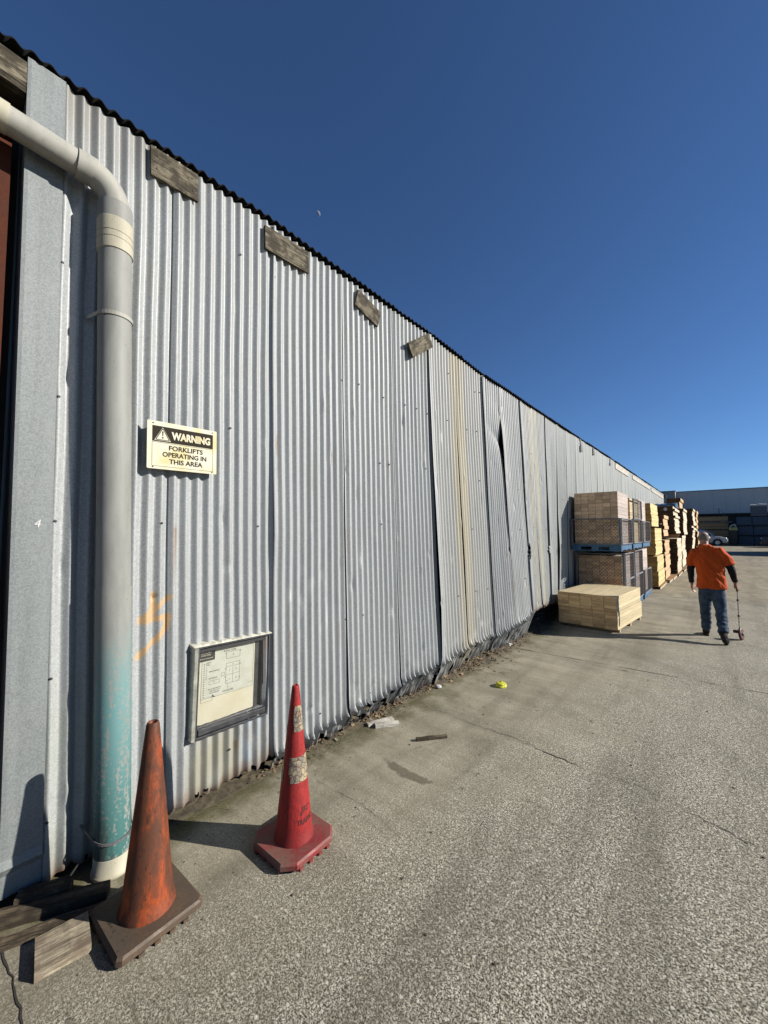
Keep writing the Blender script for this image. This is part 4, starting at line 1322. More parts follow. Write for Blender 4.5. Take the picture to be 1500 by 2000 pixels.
# blue crates
def blue_crate():
    t = thing("steel_crate", (0, 0, 0), "", "crate", "blue steel crates stacked at the far end")
    w, d, h = 1.18, 1.1, .93
    b = plain("blue_crate_paint", (.034, .085, .145), .5, .1, .4, 3) if 'bcr' not in M else M['bcr']
    M['bcr'] = b
    for x in (-w/2, w/2 - .06):
        for y in (0, d - .06):
            m = MB(); m.box((x, y, .0), (x + .06, y + .06, h)); m.obj("post", b, t)
    for z0, z1 in ((.10, .17), (h - .07, h)):
        m = MB()
        m.box((-w/2 + .06, .005, z0), (w/2 - .06, .045, z1)); m.box((-w/2 + .06, d - .045, z0), (w/2 - .06, d - .005, z1))
        m.box((-w/2 + .005, .06, z0), (-w/2 + .045, d - .06, z1)); m.box((w/2 - .045, .06, z0), (w/2 - .005, d - .06, z1))
        m.obj("rail", b, t)
    m = MB(); m.box((-w/2 + .06, .02, .10), (w/2 - .06, d - .02, .14)); m.obj("floor", b, t)
    for x0, y0, x1, y1 in ((-w/2 + .061, .012, w/2 - .061, .03), (-w/2 + .061, d - .03, w/2 - .061, d - .012), (-w/2 + .012, .061, -w/2 + .03, d - .061), (w/2 - .03, .061, w/2 - .012, d - .061)):
        m = MB(); m.box((x0, y0, .171), (x1, y1, h - .071))
        p = m.obj("side_panel", b, t)
        n = 9
        m = MB()
        for i in range(n):
            f = (i + .5) / n
            if x1 - x0 > y1 - y0: m.box((x0 + (x1-x0)*f - .012, y0 - .010, .175), (x0 + (x1-x0)*f + .012, y0 - .001, h - .075))
            else: m.box((x1 + .001, y0 + (y1-y0)*f - .012, .175), (x1 + .010, y0 + (y1-y0)*f + .012, h - .075))
        m.obj("rib", b, p, kind='stuff')
    return t
bc = blue_crate()
gz = g_h(57)
rows = ("bottom", "second", "third")
colsn = ("blue crate in the column beside the black bin", "blue crate in the next column to the right", "blue crate in the third column", "blue crate in the fourth column")
first = True
for c in range(4):
    for r in range(3):
        loc = ((2.03, 2.02, 1.92)[r] + c * (1.24 if r < 2 else 1.26), 57 + .02 * ((c * 3 + r) % 3), gz + .01 + 1.06 * r + (.12 if r else 0) * .0 + .0)
        lab = f"{rows[r]} {colsn[c]}"
        if first: bc.location = loc; bc['label'] = lab; first = False
        else: copy_thing(bc, loc, lab)
        if r < 2:
            q = thing("pallet", (loc[0], loc[1], loc[2] + .935), f"thin dark pallet above the {rows[r]} {colsn[c]}", "pallet", "dark pallets between the blue crates")
            for y in (.05, .5, .95):
                m = MB(); m.box((-.5, y, 0), (.5, y + .1, .07)); m.obj("bearer", M['black'], q)
            m = MB(); m.box((-.55, .0, .072), (.55, 1.1, .118)); m.obj("deck_board", M['black'], q)
gc = thing("wrapped_crate", (3.12, 57, gz + 3.10), "grey slatted crate with white wrap on top of the blue crates", "crate")
for k in range(4):
    m = MB(); m.box((-.62, 0, .06 + k * .27), (.62, 1.1, .06 + k * .27 + .25)); m.obj("slat", plain("grey_crate_slat", (.13, .15, .19), .6, 0, .3, 3), gc)
m = MB(); rs = random.Random(4); rr = []
for i in range(12):
    u = -.63 + 1.26 * i / 11; e = rs.uniform(0, .10)
    rr.append([(u, -.03, 1.13), (u, -.02, 1.22 + e), (u, .5, 1.30 + e), (u, 1.1, 1.2 + e), (u, 1.12, 1.13)])
m.rings(rr, 0, True); m.obj("plastic_wrap", M['white_rag'], gc)

# black bin with yellow-green lid
bn = thing("waste_bin", (1.0, 56, g_h(56)), "tall black bin with a yellow green lid full of scrap beside the blue crates", "bin")
m = MB(); m.rings([[(-.27, -.27, .04), (.27, -.27, .04), (.27, .27, .04), (-.27, .27, .04)], [(-.32, -.32, 1.62), (.32, -.32, 1.62), (.32, .32, 1.62), (-.32, .32, 1.62)]], 0, False); m.obj("bin_body", M['black'], bn)
m = MB(); m.box((-.35, -.35, 1.63), (.35, .35, 1.95)); bevel(m.obj("lid", plain("yellow_green_lid", (.50, .50, .16), .5, 0, .3, 3), bn), .06, 2)
m = MB(); m.rings([[(-.30, -.25, 1.955), (.28, -.25, 1.955), (.28, .25, 1.955), (-.30, .25, 1.955)], [(-.22, -.18, 2.16), (.2, -.2, 2.25), (.2, .2, 2.2), (-.2, .2, 2.12)], [(-.05, -.1, 2.26), (.16, -.1, 2.34), (.1, .1, 2.3), (-.05, .1, 2.25)]], 0, True); m.obj("scrap", M['pine_brown'], bn)
for x in (-.2, .2):
    m = MB(); m.lathe([(.09, -.03), (.09, .03)], 14, (x, .25, .09), axis=(1, 0, 0)); m.obj("wheel", M['tyre'], bn)

# cars
def car(name, loc, rz, paint, label, tall=1.0):
    t = thing(name, loc, label, "car", None, rz)
    def hull(side, w, top_w, n=3):
        """side: list of (x, z, halfwidth) outline; builds a rounded hull"""
    # lower body outline, nose towards +x
    low = [(-2.15, .42), (-2.18, .80), (-2.12, 1.02), (-1.2, 1.07), (0, 1.06), (.95, 1.03), (1.55, .97), (1.98, .86), (2.14, .70), (2.18, .48), (2.10, .30), (-2.05, .28)]
    def ext(P, w, inset, mat, nm):
        m = MB()
        rr = []
        cxm = sum(p[0] for p in P) / len(P); czm = sum(p[1] for p in P) / len(P)
        for y, k in ((-w, inset), (-w * .96, 1.0 - (1 - inset) * .35), (-w * .7, 1), (w * .7, 1), (w * .96, 1.0 - (1 - inset) * .35), (w, inset)):
            rr.append([(cxm + (x - cxm) * k, y, czm + (z - czm) * k) for x, z in P])
        m.rings(rr, 0, False)
        return m.obj(nm, mat, t)
    b = ext(low, .88, .93, M[paint], "body")
    ghouse = [(-2.08, 1.04), (-1.75, 1.56 * tall), (-1.2, 1.68 * tall), (-.3, 1.69 * tall), (.25, 1.62 * tall), (.75, 1.36), (1.22, 1.05)]
    m = MB()
    rr = []
    for y, k in ((-.84, 0), (-.62, 1), (.62, 1), (.84, 0)):
        rr.append([(x if k or z < 1.1 else x * .97, y if z > 1.1 or not k else y, z) if k else (x, y, min(z, 1.06)) for x, z in ghouse])
    m.rings(rr, 0, True); g = m.obj("cabin", M[paint], t)
    # side windows lie on the sloping cabin sides
    for s in (-1, 1):
        def on(x, z):
            k = (z - 1.06) / (1.62 - 1.06)
            return (x, s * (.84 - .22 * min(1, k) + .006), z)
        for P in ([(-1.85, 1.13), (-1.62, 1.5), (-.78, 1.56), (-.78, 1.12)], [(-.70, 1.12), (-.70, 1.56), (.12, 1.54), (.55, 1.33), (.92, 1.11)]):
            m = MB(); m.add([on(*p) for p in P], [tuple(range(len(P)))]); m.obj("side_window", M['glass'], t)
    m = MB(); m.add([(.80, -.60, 1.35), (.80, .60, 1.35), (1.22, .74, 1.085), (1.22, -.74, 1.085)], [(0, 1, 2, 3)]); m.obj("windscreen", M['glass'], t)
    for x in (-1.35, 1.32):
        for s in (-1, 1):
            m = MB(); m.lathe([(.20, -.11), (.33, -.10), (.345, -.05), (.345, .06), (.32, .10), (.20, .10)], 22, (x, s * .80, .345), axis=(0, s, 0)); w_ = m.obj("wheel", M['tyre'], t)
            m = MB(); m.lathe([(.0, .105), (.05, .115), (.19, .10), (.21, .105)], 14, (x, s * .80, .345), axis=(0, s, 0), caps=False); m.obj("rim", M['chrome'], w_)
            m = MB()
            arch = [(x + .42 * math.cos(a * math.pi / 10), s * .886, .34 + .42 * math.sin(a * math.pi / 10)) for a in range(11)]
            m.add([(x, s * .886, .30)] + arch, [tuple(range(12))]); m.obj("wheel_arch", M['black'], t)
    for s in (-1, 1):
        m = MB(); m.lathe([(.0, .05), (.08, .03), (.11, -.06)], 12, (2.03, s * .62, .80), axis=(1, s * .35, .15)); m.obj("headlight", M['chrome'], t)
    m = MB(); m.box((2.165, -.42, .48), (2.195, .42, .64)); m.obj("grille", M['black'], t)
    m = MB(); m.box((-2.0, -.882, .26), (2.0, .882, .34)); m.obj("sill", M['black'], t)
    return t
car("parked_car", (-1.62, 55, g_h(55)), 0, 'carwhite', "white people carrier parked nose right before the brown stacks", 1.04)
car("parked_car", (5.0, 53, g_h(53)), R(180), 'cardark', "dark car parked in the shade before the blue crates", .85)

# unseen shed added off to the right, sized to shade the yard
sd = thing("unseen_shed", (6.2, 40.6, g_h(41)), "plain grey unseen shed at the side of the yard, added for its shade", "shed")
m = MB(); m.box((0, 0, 0), (9, 5.0, 3.5)); m.obj("wall", fw_mat, sd)
m = MB(); m.add([(-.2, -.2, 3.502), (9.2, -.2, 3.502), (9.2, 5.2, 3.502), (-.2, 5.2, 3.502), (-.2, 2.5, 3.9), (9.2, 2.5, 3.9)], [(0, 1, 5, 4), (2, 3, 4, 5), (0, 4, 3), (1, 2, 5)]); m.obj("roof", M['roof'], sd)
m = MB(); m.box((1.2, -.04, 0), (4.2, -.002, 2.5)); m.obj("roller_door", M['frame_steel'], sd)

# day moon: only the sunlit part of its globe, sky haze in its colour
mdir = Vector((-.5945, .4820, .6436))
m = MB(); v = []; f = []
mc, mr, NU, NV = mdir * 1500, 9.0, 36, 18
for j in range(NV + 1):
    for i in range(NU):
        a, b = 2 * math.pi * i / NU, math.pi * j / NV
        v.append(mc + mr * Vector((math.sin(b) * math.cos(a), math.sin(b) * math.sin(a), math.cos(b))))
for j in range(NV):
    for i in range(NU):
        q = (j*NU+i, j*NU+(i+1) % NU, (j+1)*NU+(i+1) % NU, (j+1)*NU+i)
        n = ((v[q[0]] + v[q[2]]) / 2 - mc).normalized()
        if n.dot(sun_dir) > .18: f.append(q)
m.add(v, f, 0, True)
tag(m.obj("moon", plain("moon_rock", (.16, .20, .28), 1, 0, .3, .2)), "small pale half moon in the clear blue sky", "moon")

# ================================================================== LITTER AND OFFCUTS
def offcut(a, b, w, t, mat, label, z=0.0, roll=0.0, cat="offcut", group=None):
    a, b = Vector((*a, z)), Vector((*b, z))
    L = (b - a).length
    m = MB(); rr = []
    n = max(4, int(L / .05))
    for i in range(n + 1):
        x = L * i / n
        e = [.0035 * mnoise.noise((x * 20, k * 3.1, L * 7)) for k in range(4)]
        rr.append([(x, -w/2 + e[0], .002), (x, w/2 + e[1], .002), (x, w/2 + e[2], t + e[2]), (x, -w/2 + e[3], t + e[3])])
    m.rings(rr, 0, False)
    o = m.obj("timber_offcut", M[mat])
    o.location = a
    o.rotation_euler = (R(roll), 0, math.atan2(b.y - a.y, b.x - a.x))
    return tag(o, label, cat, group)
GO = "timber offcuts lying on the concrete"
offcut((-2.12, 2.89), (-1.945, 3.12), .032, .025, 'dark_plank', "single grey stick lying alone on the open concrete", cat="stick", group=GO)
offcut((-2.56, 2.83), (-2.42, 3.02), .06, .03, 'white_board', "pale flat offcut by the foot of the wall, front of two", group=GO)
offcut((-2.63, 2.80), (-2.53, 3.06), .05, .025, 'white_board', "pale thin offcut touching the bent foot of the wall, rear of two", group=GO)
blk = thing("timber_block", (-2.287, .452, 0), "short flat weathered board on the concrete beside the orange cone base", "timber block", GO, R(82))
m = MB(); rr = []
for i in range(9):
    x = -.095 + .19 * i / 8
    e = [.003 * mnoise.noise((x * 30, k * 2.2, 3)) for k in range(4)]
    rr.append([(x, -.098 + e[0], .001), (x, .100 + e[1], .001), (x, .098 + e[2], .036 + e[1]), (x, -.096 + e[3], .038 + e[0])])
m.rings(rr, 0, False); m.obj("sawn_block", m_weathered("weathered_block_x", (0.62, 0.54, 0.39), (0.16, 0.125, 0.09), 'X'), blk)
offcut((-2.74, .10), (-2.44, .66), .075, .05, 'dark_plank', "long dirty plank lying beneath the corner flashing", .0, cat="plank", group=GO)
offcut((-2.56, .14), (-2.36, .62), .06, .022, 'dark_plank', "thin grey batten lying beside the long dirty plank", .0, cat="batten", group=GO)
offcut((-2.69, .34), (-2.60, .54), .07, .07, 'dark_plank', "squat dark timber stub against the foot of the flashing", .0, cat="timber stub", group=GO)
m = MB(); m.rings([[(-2.655, .505, .01), (-2.640, .510, .01), (-2.645, .517, .016)], [(-2.615, .560, .115), (-2.605, .565, .115), (-2.610, .568, .120)]], 0, False)
tag(m.obj("wood_splinter", M['pine']), "thin pale splinter of wood leaning beside the base of the downpipe", "splinter")

def crumple(loc, r, flat_, mat, name, label, cat, seed):
    bm = bmesh.new(); bmesh.ops.create_icosphere(bm, subdivisions=3, radius=r)
    for v in bm.verts:
        n = mnoise.noise(v.co * (2.2 / r) + Vector((seed, 0, 0))) * .5 + abs(mnoise.noise(v.co * (5 / r) + Vector((0, seed, 0)))) * .5
        v.co *= 1 + .55 * n
        v.co.z = max(v.co.z, -r * .3) * flat_
    lo = min(v.co.z for v in bm.verts)
    for v in bm.verts: v.co.z -= lo
    me = bpy.data.meshes.new(name); bm.to_mesh(me); bm.free(); me.materials.append(M[mat])
    o = link(name, me, None, label, cat); o.location = loc
    return o
crumple((-2.075, 4.56, .002), .062, .62, 'yellow_rag', "plastic_bag", "crumpled bright yellow plastic scrap on the concrete", "plastic scrap", 1.7)
crumple((-2.62, 4.03, .012), .034, .5, 'white_rag', "paper_scrap", "crumpled white paper in a dirty patch near the wall", "paper scrap", 4.4)
crumple((-2.70, 6.20, .03), .07, .5, 'white_rag', "paper_scrap", "dirty white paper at the far end of the debris heap", "paper scrap", 9.1)

# soil, leaves and splinters heaped along the foot of the wall
m = MB()
ny, nxx = 220, 12
prof_y = [.9, 1.6, 2.2, 3.0, 3.8, 4.4, 5.0, 5.6, 6.3, 6.9, 8.2]
prof_h = [.0, .012, .03, .035, .03, .05, .09, .13, .10, .03, .02]
prof_w = [.04, .06, .10, .12, .12, .16, .26, .34, .26, .16, .10]
v = []
for i in range(ny + 1):
    y = .9 + 7.3 * i / ny
    hh, ww = interp(y, prof_y, prof_h), interp(y, prof_y, prof_w)
    ww *= .45; ww *= 1 + .6 * mnoise.noise((y * 4, 0, 0)) + .3 * mnoise.noise((y * 13, 0, 4))
    for j in range(nxx + 1):
        u = j / nxx
        x = -2.86 + (.16 + ww) * u
        z = hh * (1 - u) ** .8 * (1 + .8 * mnoise.noise((x * 14, y * 14, 0)) + .6 * mnoise.noise((x * 45, y * 45, 0))) * (1 if u < 1 else 0) + .004 * (1 - u) - (.004 if u == 1 else 0)
        v.append((x, y, max(z, -.004)))
f = [(i*(nxx+1)+j, i*(nxx+1)+j+1, (i+1)*(nxx+1)+j+1, (i+1)*(nxx+1)+j) for i in range(ny) for j in range(nxx)]
m.add(v, f, 0, False)
soil = m.obj("dirt", M['soil'], None, "soil and leaf litter heaped along the foot of the iron wall", "dirt", kind='stuff')
m = MB(); rs = random.Random(21)
for k in range(1500):
    y = rs.choice((rs.uniform(1.6, 8.0), rs.uniform(4.2, 6.8), rs.uniform(4.6, 6.4), rs.choice((2.1, 3.1, 3.95)) + rs.gauss(0, .15)))
    ww = interp(y, prof_y, prof_w) * .62; hh = interp(y, prof_y, prof_h)
    u = abs(rs.gauss(0, .55)); x = -2.74 + ww * u * 1.2
    if x > -1.9: continue
    z = hh * max(0, 1 - u) * .9 + .004
    L = .005 + .045 * rs.random() ** 3; wd = L * rs.uniform(.2, .7)
    Mx = Matrix.Translation((x, y, z)) @ rot('Z', rs.uniform(0, 360)) @ rot('Y', rs.uniform(-25, 25)) @ rot('X', rs.uniform(-30, 30))
    m.box((-L/2, -wd/2, 0), (L/2, wd/2, rs.uniform(.001, .006)), rs.choice((0, 0, 0, 1, 2)), Mx)
m.obj("litter", [M['litter'], M['soil'], M['block_wood']], None, "bits of leaf, bark and splinters strewn along the foot of the wall", "litter", kind='stuff')
m = MB()
for k in range(420):          # dry grass tufts in the joint between slab and wall
    y = rs.choice((rs.uniform(1.9, 2.6), rs.uniform(.9, 4), rs.uniform(2.9, 3.4)))
    x = -2.66 + abs(rs.gauss(0, .07)); a = rs.uniform(0, 6.28); L = rs.uniform(.02, .07)
    q = Vector((math.cos(a), math.sin(a), rs.uniform(.1, 1.0))).normalized() * L
    s_ = Vector((-math.sin(a), math.cos(a), 0)) * .0018
    p = Vector((x, y, .004))
    m.add([p - s_, p + s_, p + q * .6 + s_ * .6, p + q], [(0, 1, 2, 3)])
m.obj("grass", plain("dry_grass", (.16, .15, .06), .9, 0, .5), None, "dry grass blades in the joint below the iron wall", "grass", kind='stuff')
m = MB()
for k in range(150):          # grit and small stones on the slab
    y = rs.uniform(.6, 9); x = rs.uniform(-2.5, 1.2); r = rs.uniform(.002, .007)
    Mx = Matrix.Translation((x, y, r * .3)) @ rot('Z', rs.uniform(0, 360))
    m.box((-r, -r * .7, -r * .5), (r, r * .7, r * .6), rs.choice((0, 1)), Mx, r * .3)
m.obj("grit", [M['soil'], M['block_wood']], None, "loose grit scattered over the concrete yard", "grit", kind='stuff')

# ================================================================== WALKING MAN
def fuse(name, mb, mats, parent, voxel, disp=None, smooth=2):
    """union the overlapping lofts into one continuous skin"""
    me = mb.mesh(name, mats)
    o = link(name, me, None)
    md = o.modifiers.new("r", 'REMESH'); md.mode = 'VOXEL'; md.voxel_size = voxel; md.use_smooth_shade = True
    sm = o.modifiers.new("s", 'SMOOTH'); sm.factor = .5; sm.iterations = smooth
    dg = bpy.context.evaluated_depsgraph_get()
    me2 = bpy.data.meshes.new_from_object(o.evaluated_get(dg))
    me2.name = name
    if disp:
        n = [v.normal.copy() for v in me2.vertices]
        for v, nn in zip(me2.vertices, n): v.co += nn * disp(v.co)
    bpy.data.objects.remove(o); bpy.data.meshes.remove(me)
    me2.materials.clear()
    for m_ in (mats if isinstance(mats, list) else [mats]): me2.materials.append(m_)
    me2.polygons.foreach_set("use_smooth", [True] * len(me2.polygons)); me2.update()
    return link(name, me2, parent)

def loft(mb, secs, n=20):
    """elliptical sections (centre, rx, ry, [tilt axis dir])"""
    rr = []
    for c, rx, ry in secs:
        c = Vector(c)
        rr.append([c + Vector((rx * math.cos(2*math.pi*i/n), ry * math.sin(2*math.pi*i/n), 0)) for i in range(n)])
    mb.rings(rr, 0, True)

def m_skin():
    t = NT("skin", .55, 0, .4)
    n = t.noise(t.obj(), 30, 3)
    t.b.inputs["Subsurface Weight"].default_value = .08
    t.b.inputs["Subsurface Radius"].default_value = (.01, .004, .002)
    return t.done(t.mix(n, (.42, .22, .15), (.55, .32, .23)))
def m_cloth(name, a, b, sc=60):
    t = NT(name, .85, 0, .2)
    o = t.obj()
    n = t.noise(o, 9, 5, .65); w_ = t.noise(t.scale(o, (1, 1, .3)), sc, 2)
    t.bump(t.math('MULTIPLY_ADD', w_, .4, n), .4, .01)
    return t.done(t.mix(t.ramp(t.math('MULTIPLY_ADD', w_, .35, t.math('MULTIPLY', n, .65)), .3, .7), a, b))
M['skin'] = m_skin()
M['shirt'] = m_cloth("orange_work_shirt", (.60, .078, .008), (.78, .115, .012))
M['denim'] = m_cloth("worn_denim", (.024, .046, .090), (.085, .130, .19), 40)
M['sleeve'] = m_cloth("black_undershirt", (.010, .010, .011), (.022, .022, .024))
M['leather'] = m_cloth("dark_boot_leather", (.018, .016, .015), (.05, .045, .04))
M['hair'] = m_cloth("cropped_grey_hair", (.16, .13, .11), (.32, .28, .25), 120)

man = thing("person", (-.17, 9.0, 0), "man in an orange work shirt and jeans walking away bald headed, pushing a measuring wheel", "person")
PX = -.17
def L_(x, y, z): return Vector((x - PX, y - 9.0, z))
# --- body: one continuous figure
b = MB()
loft(b, [(L_(-.165, 8.98, .86), .10, .06), (L_(-.165, 8.97, .95), .12, .075), (L_(-.17, 8.98, 1.10), .13, .085), (L_(-.185, 9.0, 1.28), .175, .115), (L_(-.20, 9.04, 1.43), .185, .11), (L_(-.21, 9.08, 1.53), .14, .085), (L_(-.225, 9.10, 1.60), .075, .07)])
b.tube([L_(-.225, 9.10, 1.55), L_(-.235, 9.14, 1.64), L_(-.24, 9.17, 1.72)], [.066, .06, .062], 14)
def ball(mb, c, rx, ry, rz, M_=None, n=20, k=12):
    rr = []
    for j in range(k + 1):
        t = math.pi * (j + .02) / (k + .04) if j in (0, k) else math.pi * j / k
        rr.append([Vector(c) + (M_ @ Vector((rx*math.sin(t)*math.cos(2*math.pi*i/n), ry*math.sin(t)*math.sin(2*math.pi*i/n), -rz*math.cos(t))) if M_ is not None else Vector((rx*math.sin(t)*math.cos(2*math.pi*i/n), ry*math.sin(t)*math.sin(2*math.pi*i/n), -rz*math.cos(t)))) for i in range(n)])
    mb.rings(rr, 0, True)
HC = L_(-.241, 9.185, 1.762)
HT = rot('X', 0).to_3x3() @ Matrix.Rotation(R(-20), 3, 'X')
ball(b, HC, .080, .100, .108, HT)
ball(b, HC + HT @ Vector((0, .052, -.06)), .052, .055, .062, HT)          # jaw
ball(b, HC + HT @ Vector((0, .106, -.012)), .012, .020, .020, HT)         # nose
ball(b, HC + HT @ Vector((0, .094, -.052)), .022, .012, .007, HT)         # lips
ball(b, HC + HT @ Vector((0, .088, .022)), .055, .016, .012, HT)          # brow
for s in (-1, 1):
    ball(b, HC + HT @ Vector((s * .083, -.002, -.012)), .010, .019, .032, HT)   # ears
    ball(b, HC + HT @ Vector((s * .030, .088, .006)), .012, .010, .009, HT)     # eyes
# arms
LA = [L_(-.375, 9.06, 1.50), L_(-.43, 9.03, 1.24), L_(-.442, 9.03, 1.20), L_(-.435, 9.08, .955), L_(-.428, 9.09, .92)]
RA = [L_(-.01, 9.06, 1.50), L_(.10, 9.03, 1.25), L_(.115, 9.03, 1.21), L_(.155, 9.13, 1.005), L_(.160, 9.14, .975)]
b.tube([L_(-.22, 9.06, 1.50)] + LA, [.07, .066, .052, .047, .032, .027], 14)
b.tube([L_(-.18, 9.06, 1.50)] + RA, [.07, .066, .052, .047, .032, .027], 14)
# left hand hanging, fingers slightly curled
def hand(mb, wrist, d, side, palm_n, curl, lens=(.072, .080, .075, .058)):
    """d: direction of the hand; side: towards the thumb; palm_n: palm normal"""
    d, side, pn = Vector(d).normalized(), Vector(side).normalized(), Vector(palm_n).normalized()
    P = lambda a, s_, p: wrist + d * a + side * s_ + pn * p
    mb.tube([P(-.01, 0, 0), P(.03, .002, 0), P(.06, .002, 0), P(.092, 0, .002)], [.028, .036, .040, .034], 12, flat=.5)
    rr = []
    for a, hw, th in ((-.01, .024, .019), (.03, .036, .017), (.065, .042, .015), (.095, .040, .012)):
        rr.append([P(a, hw * math.cos(t), th * math.sin(t)) for t in [2*math.pi*i/12 for i in range(12)]])
    mb.rings(rr, 0, True)
    for k, ln in enumerate(lens):
        s_ = .030 - .020 * k
        p = P(.090, s_, 0); pts = [P(.06, s_ * .9, 0), p]; ang = R(curl * .35)
        for q, fr in enumerate((.45, .32, .23)):
            ang2 = ang + R(curl) * q
            p = p + (d * math.cos(ang2) + pn * math.sin(ang2)) * ln * fr
            pts.append(p)
        mb.tube(pts, [.010, .0098, .009, .0085, .007], 8)
    p0 = P(.022, .030, .004)
    tp = [P(.012, .015, 0), p0, p0 + (d * .6 + side * .6 + pn * .35).normalized() * .036, p0 + (d * .6 + side * .6 + pn * .35).normalized() * .036 + (d * .85 + pn * .55).normalized() * .030]
    mb.tube(tp, [.015, .0135, .0115, .009], 8)
hand(b, LA[-1], (.08, .10, -1), (.25, 1, .1), (1, -.2, 0), 26)
# right hand gripping the handle
hand(b, RA[-1], (.10, .15, -1), (-.35, .95, .1), (.7, .5, .0), 62)
# legs inside the jeans
LLp = [L_(-.235, 8.98, .86), L_(-.258, 9.08, .50), L_(-.262, 9.24, .13), L_(-.262, 9.25, .08)]
RLp = [L_(-.085, 8.96, .86), L_(-.045, 8.90, .49), L_(-.030, 8.66, .19), L_(-.030, 8.65, .14)]
b.tube(LLp, [.06, .058, .042, .042], 14)
b.tube(RLp, [.06, .058, .042, .042], 14)
b.tube([L_(-.262, 9.22, .06), L_(-.268, 9.30, .045), L_(-.275, 9.40, .035)], [.045, .04, .03], 10)
b.tube([L_(-.030, 8.655, .155), L_(-.012, 8.64, .09), L_(.010, 8.66, .035)], [.042, .038, .028], 10)
fuse("body", b, M['skin'], man, .0065, smooth=3)
# hair: close cropped, thin on the crown
h = MB(); n = 26; k = 12; rr = []
v = []; f = []
for j in range(k + 1):
    for i in range(n + 1):
        az = math.pi * (1.0 + i / n)          # the back half
        el = R(-38 + 92 * j / k)
        p = HC + HT @ Vector((.0805 * math.cos(el) * math.cos(az), .1005 * math.cos(el) * math.sin(az), .1085 * math.sin(el)))
        v.append(p)
for j in range(k):
    for i in range(n):
        if not (j > k * .62 + 2.2 * mnoise.noise((i * .5, j * .3, 1)) - abs(i - n/2) * .06): f.append((j*(n+1)+i, j*(n+1)+i+1, (j+1)*(n+1)+i+1, (j+1)*(n+1)+i))
h.add(v, f, 0, True); h.obj("hair", M['hair'], man)
# shirt: boxy body and short sleeves
s_ = MB()
loft(s_, [(L_(-.160, 8.955, .885), .205, .150), (L_(-.160, 8.955, .93), .205, .152), (L_(-.162, 8.96, 1.08), .196, .150), (L_(-.175, 8.985, 1.25), .203, .148), (L_(-.195, 9.03, 1.40), .222, .138), (L_(-.205, 9.06, 1.50), .215, .118), (L_(-.215, 9.085, 1.565), .150, .095), (L_(-.228, 9.10, 1.625), .088, .078), (L_(-.232, 9.11, 1.64), .074, .07)], 26)
s_.tube([L_(-.23, 9.06, 1.51), L_(-.365, 9.06, 1.49), L_(-.405, 9.05, 1.38), L_(-.425, 9.035, 1.25)], [.085, .092, .088, .080], 16)
s_.tube([L_(-.17, 9.06, 1.52), L_(-.03, 9.06, 1.51), L_(.045, 9.045, 1.40), L_(.092, 9.03, 1.285)], [.085, .092, .088, .080], 16)
def folds(c):
    z = c.z
    f = .014 * mnoise.noise((c.x * 9, c.y * 5, z * 3)) + .016 * (.4 - abs(mnoise.noise((c.x * 11 + z * 7, c.y * 6, z * 3.5)))) + .006 * mnoise.noise((c.x * 30 + z * 12, c.y * 9, z * 7))
    return f + .012 * mnoise.noise((c.x * 14, 2, z * 1.4)) * max(0, min(1, (1.35 - z) / .3))
fuse("shirt", s_, M['shirt'], man, .011, folds, 2)
m = MB(); m.tube([L_(-.232 + .078 * math.cos(a), 9.108 + .074 * math.sin(a), 1.632 + .012 * math.sin(a)) for a in [2*math.pi*i/18 for i in range(19)]], .011, 8); m.obj("collar", M['sleeve'], man)
# jeans
j_ = MB()
loft(j_, [(L_(-.163, 8.97, 1.04), .178, .134), (L_(-.163, 8.965, .90), .180, .135), (L_(-.163, 8.965, .82), .178, .132)], 22)
j_.tube([L_(-.235, 8.97, .90), L_(-.245, 9.00, .76), L_(-.260, 9.09, .50), L_(-.258, 9.17, .32), L_(-.262, 9.235, .12)], [.105, .102, .078, .070, .066], 18)
j_.tube([L_(-.090, 8.965, .90), L_(-.072, 8.955, .76), L_(-.042, 8.91, .50), L_(-.036, 8.79, .33), L_(-.030, 8.67, .185)], [.105, .104, .080, .072, .068], 18)
def jf(c):
    cr = .4 - abs(mnoise.noise((c.x * 9 + c.z * 4, c.y * 8, c.z * 15)))
    low = max(0, min(1, (.75 - c.z) / .5))
    return .016 * cr * (.4 + low) + .006 * mnoise.noise((c.x * 10, c.y * 10, c.z * 14)) * (.5 + low) + .010 * mnoise.noise((c.x * 6 + c.z * 5, c.y * 6, c.z * 26)) * low
fuse("jeans", j_, M['denim'], man, .011, jf, 2)
# black long sleeves below the short ones
for nm, A in (("undersleeve", LA), ("undersleeve", RA)):
    m = MB(); m.tube([A[0].lerp(A[1], .55), A[1], A[2], A[2].lerp(A[3], .5), A[3]], [.064, .060, .056, .048, .042], 16)
    fuse(nm, m, M['sleeve'], man, .010, lambda c: .006 * mnoise.noise((c.x * 16, c.y * 16, c.z * 22)), 2)
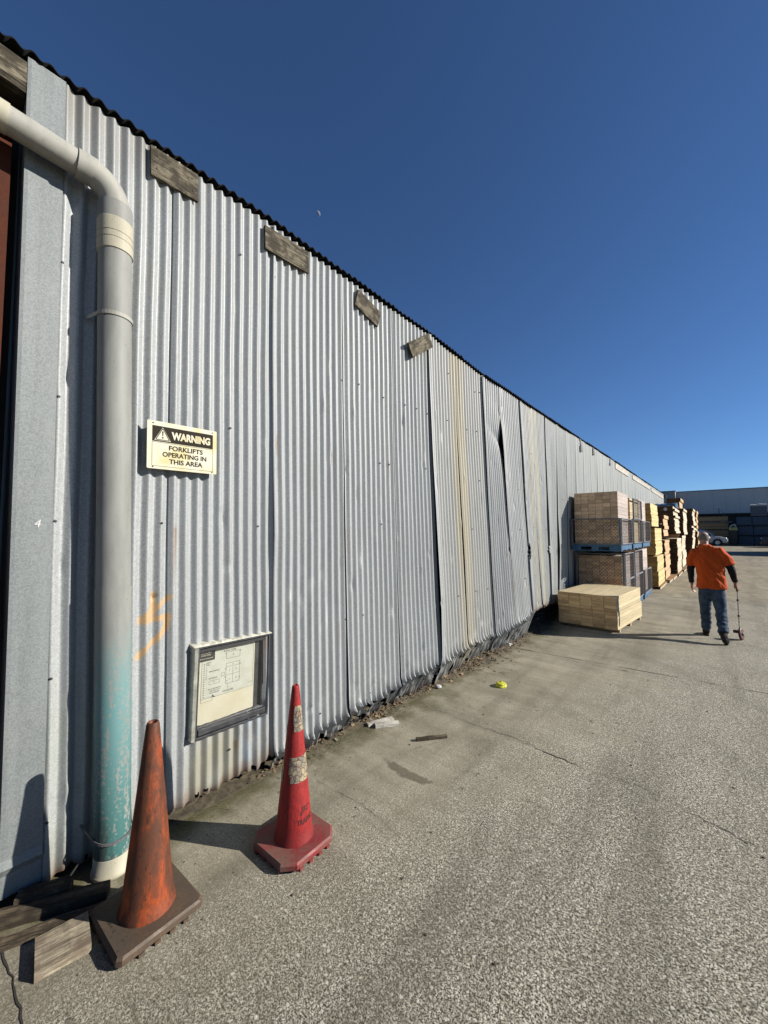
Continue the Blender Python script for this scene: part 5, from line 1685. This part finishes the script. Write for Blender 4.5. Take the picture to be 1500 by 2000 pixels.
# boots
m = MB()
m.tube([L_(-.262, 9.225, .13), L_(-.262, 9.225, .06)], [.056, .056], 14)
m.tube([L_(-.262, 9.19, .05), L_(-.265, 9.25, .052), L_(-.272, 9.36, .044), L_(-.278, 9.44, .036)], [.040, .05, .048, .034], 14)
m.box(L_(-.30, 9.165, 0), L_(-.225, 9.25, .03)); m.box(L_(-.318, 9.25, 0), L_(-.232, 9.46, .022))
fuse("boot", m, M['leather'], man, .008, None, 1)
m = MB()
m.tube([L_(-.030, 8.68, .20), L_(-.028, 8.655, .14)], [.057, .056], 14)
m.tube([L_(-.030, 8.635, .175), L_(-.018, 8.625, .13), L_(.002, 8.64, .06), L_(.012, 8.68, .034)], [.045, .052, .05, .034], 14)
m.tube([L_(-.036, 8.60, .165), L_(-.016, 8.595, .10), L_(.006, 8.62, .02), L_(.014, 8.70, .012)], [.030, .034, .030, .016], 10)
fuse("boot", m, M['leather'], man, .008, None, 1)

# measuring wheel he pushes
hp = RA[-1] + Vector((PX, 9.0, 0)) + Vector((.017, .020, -.085))
mw = thing("measuring_wheel", (hp.x + .01, 9.22, 0), "small red brown measuring wheel on a thin pole held by the walking man", "measuring wheel")
base = Vector((.018, 0, .104))
hl = hp - Vector(mw.location)
m = MB(); m.bar(hl + Vector((0, -.005, .01)), base + Vector((-.02, 0, .10)), .0085, 8); m.obj("pole", M['chrome'], mw)
m = MB(); m.bar(hl + Vector((0, 0, .075)), hl + Vector((0, 0, -.055)), .0155, 10); m.obj("grip", M['black'], mw)
for k in (.30, .70):
    p = hl.lerp(base + Vector((-.02, 0, .10)), k)
    m = MB(); m.bar(p + Vector((0, 0, .016)), p - Vector((0, 0, .016)), .017, 8); m.obj("collar", M['black'], mw)
rm = plain("red_brown_wheel", (.11, .025, .02), .5, 0, .3)
ax = Vector((1, -.28, .10)).normalized()
m = MB(); m.lathe([(.085, -.016), (.100, -.014), (.103, 0), (.100, .014), (.085, .016)], 28, base, axis=ax); m.obj("wheel", rm, mw)
m = MB(); m.lathe([(.0, -.03), (.03, -.03), (.03, .03), (.0, .03)], 12, base, axis=ax, caps=False); m.obj("hub", M['black'], mw)
m = MB(); m.box((base.x - .105, base.y - .02, base.z + .005), (base.x - .022, base.y + .02, base.z + .055)); bevel(m.obj("counter_box", rm, mw), .008)
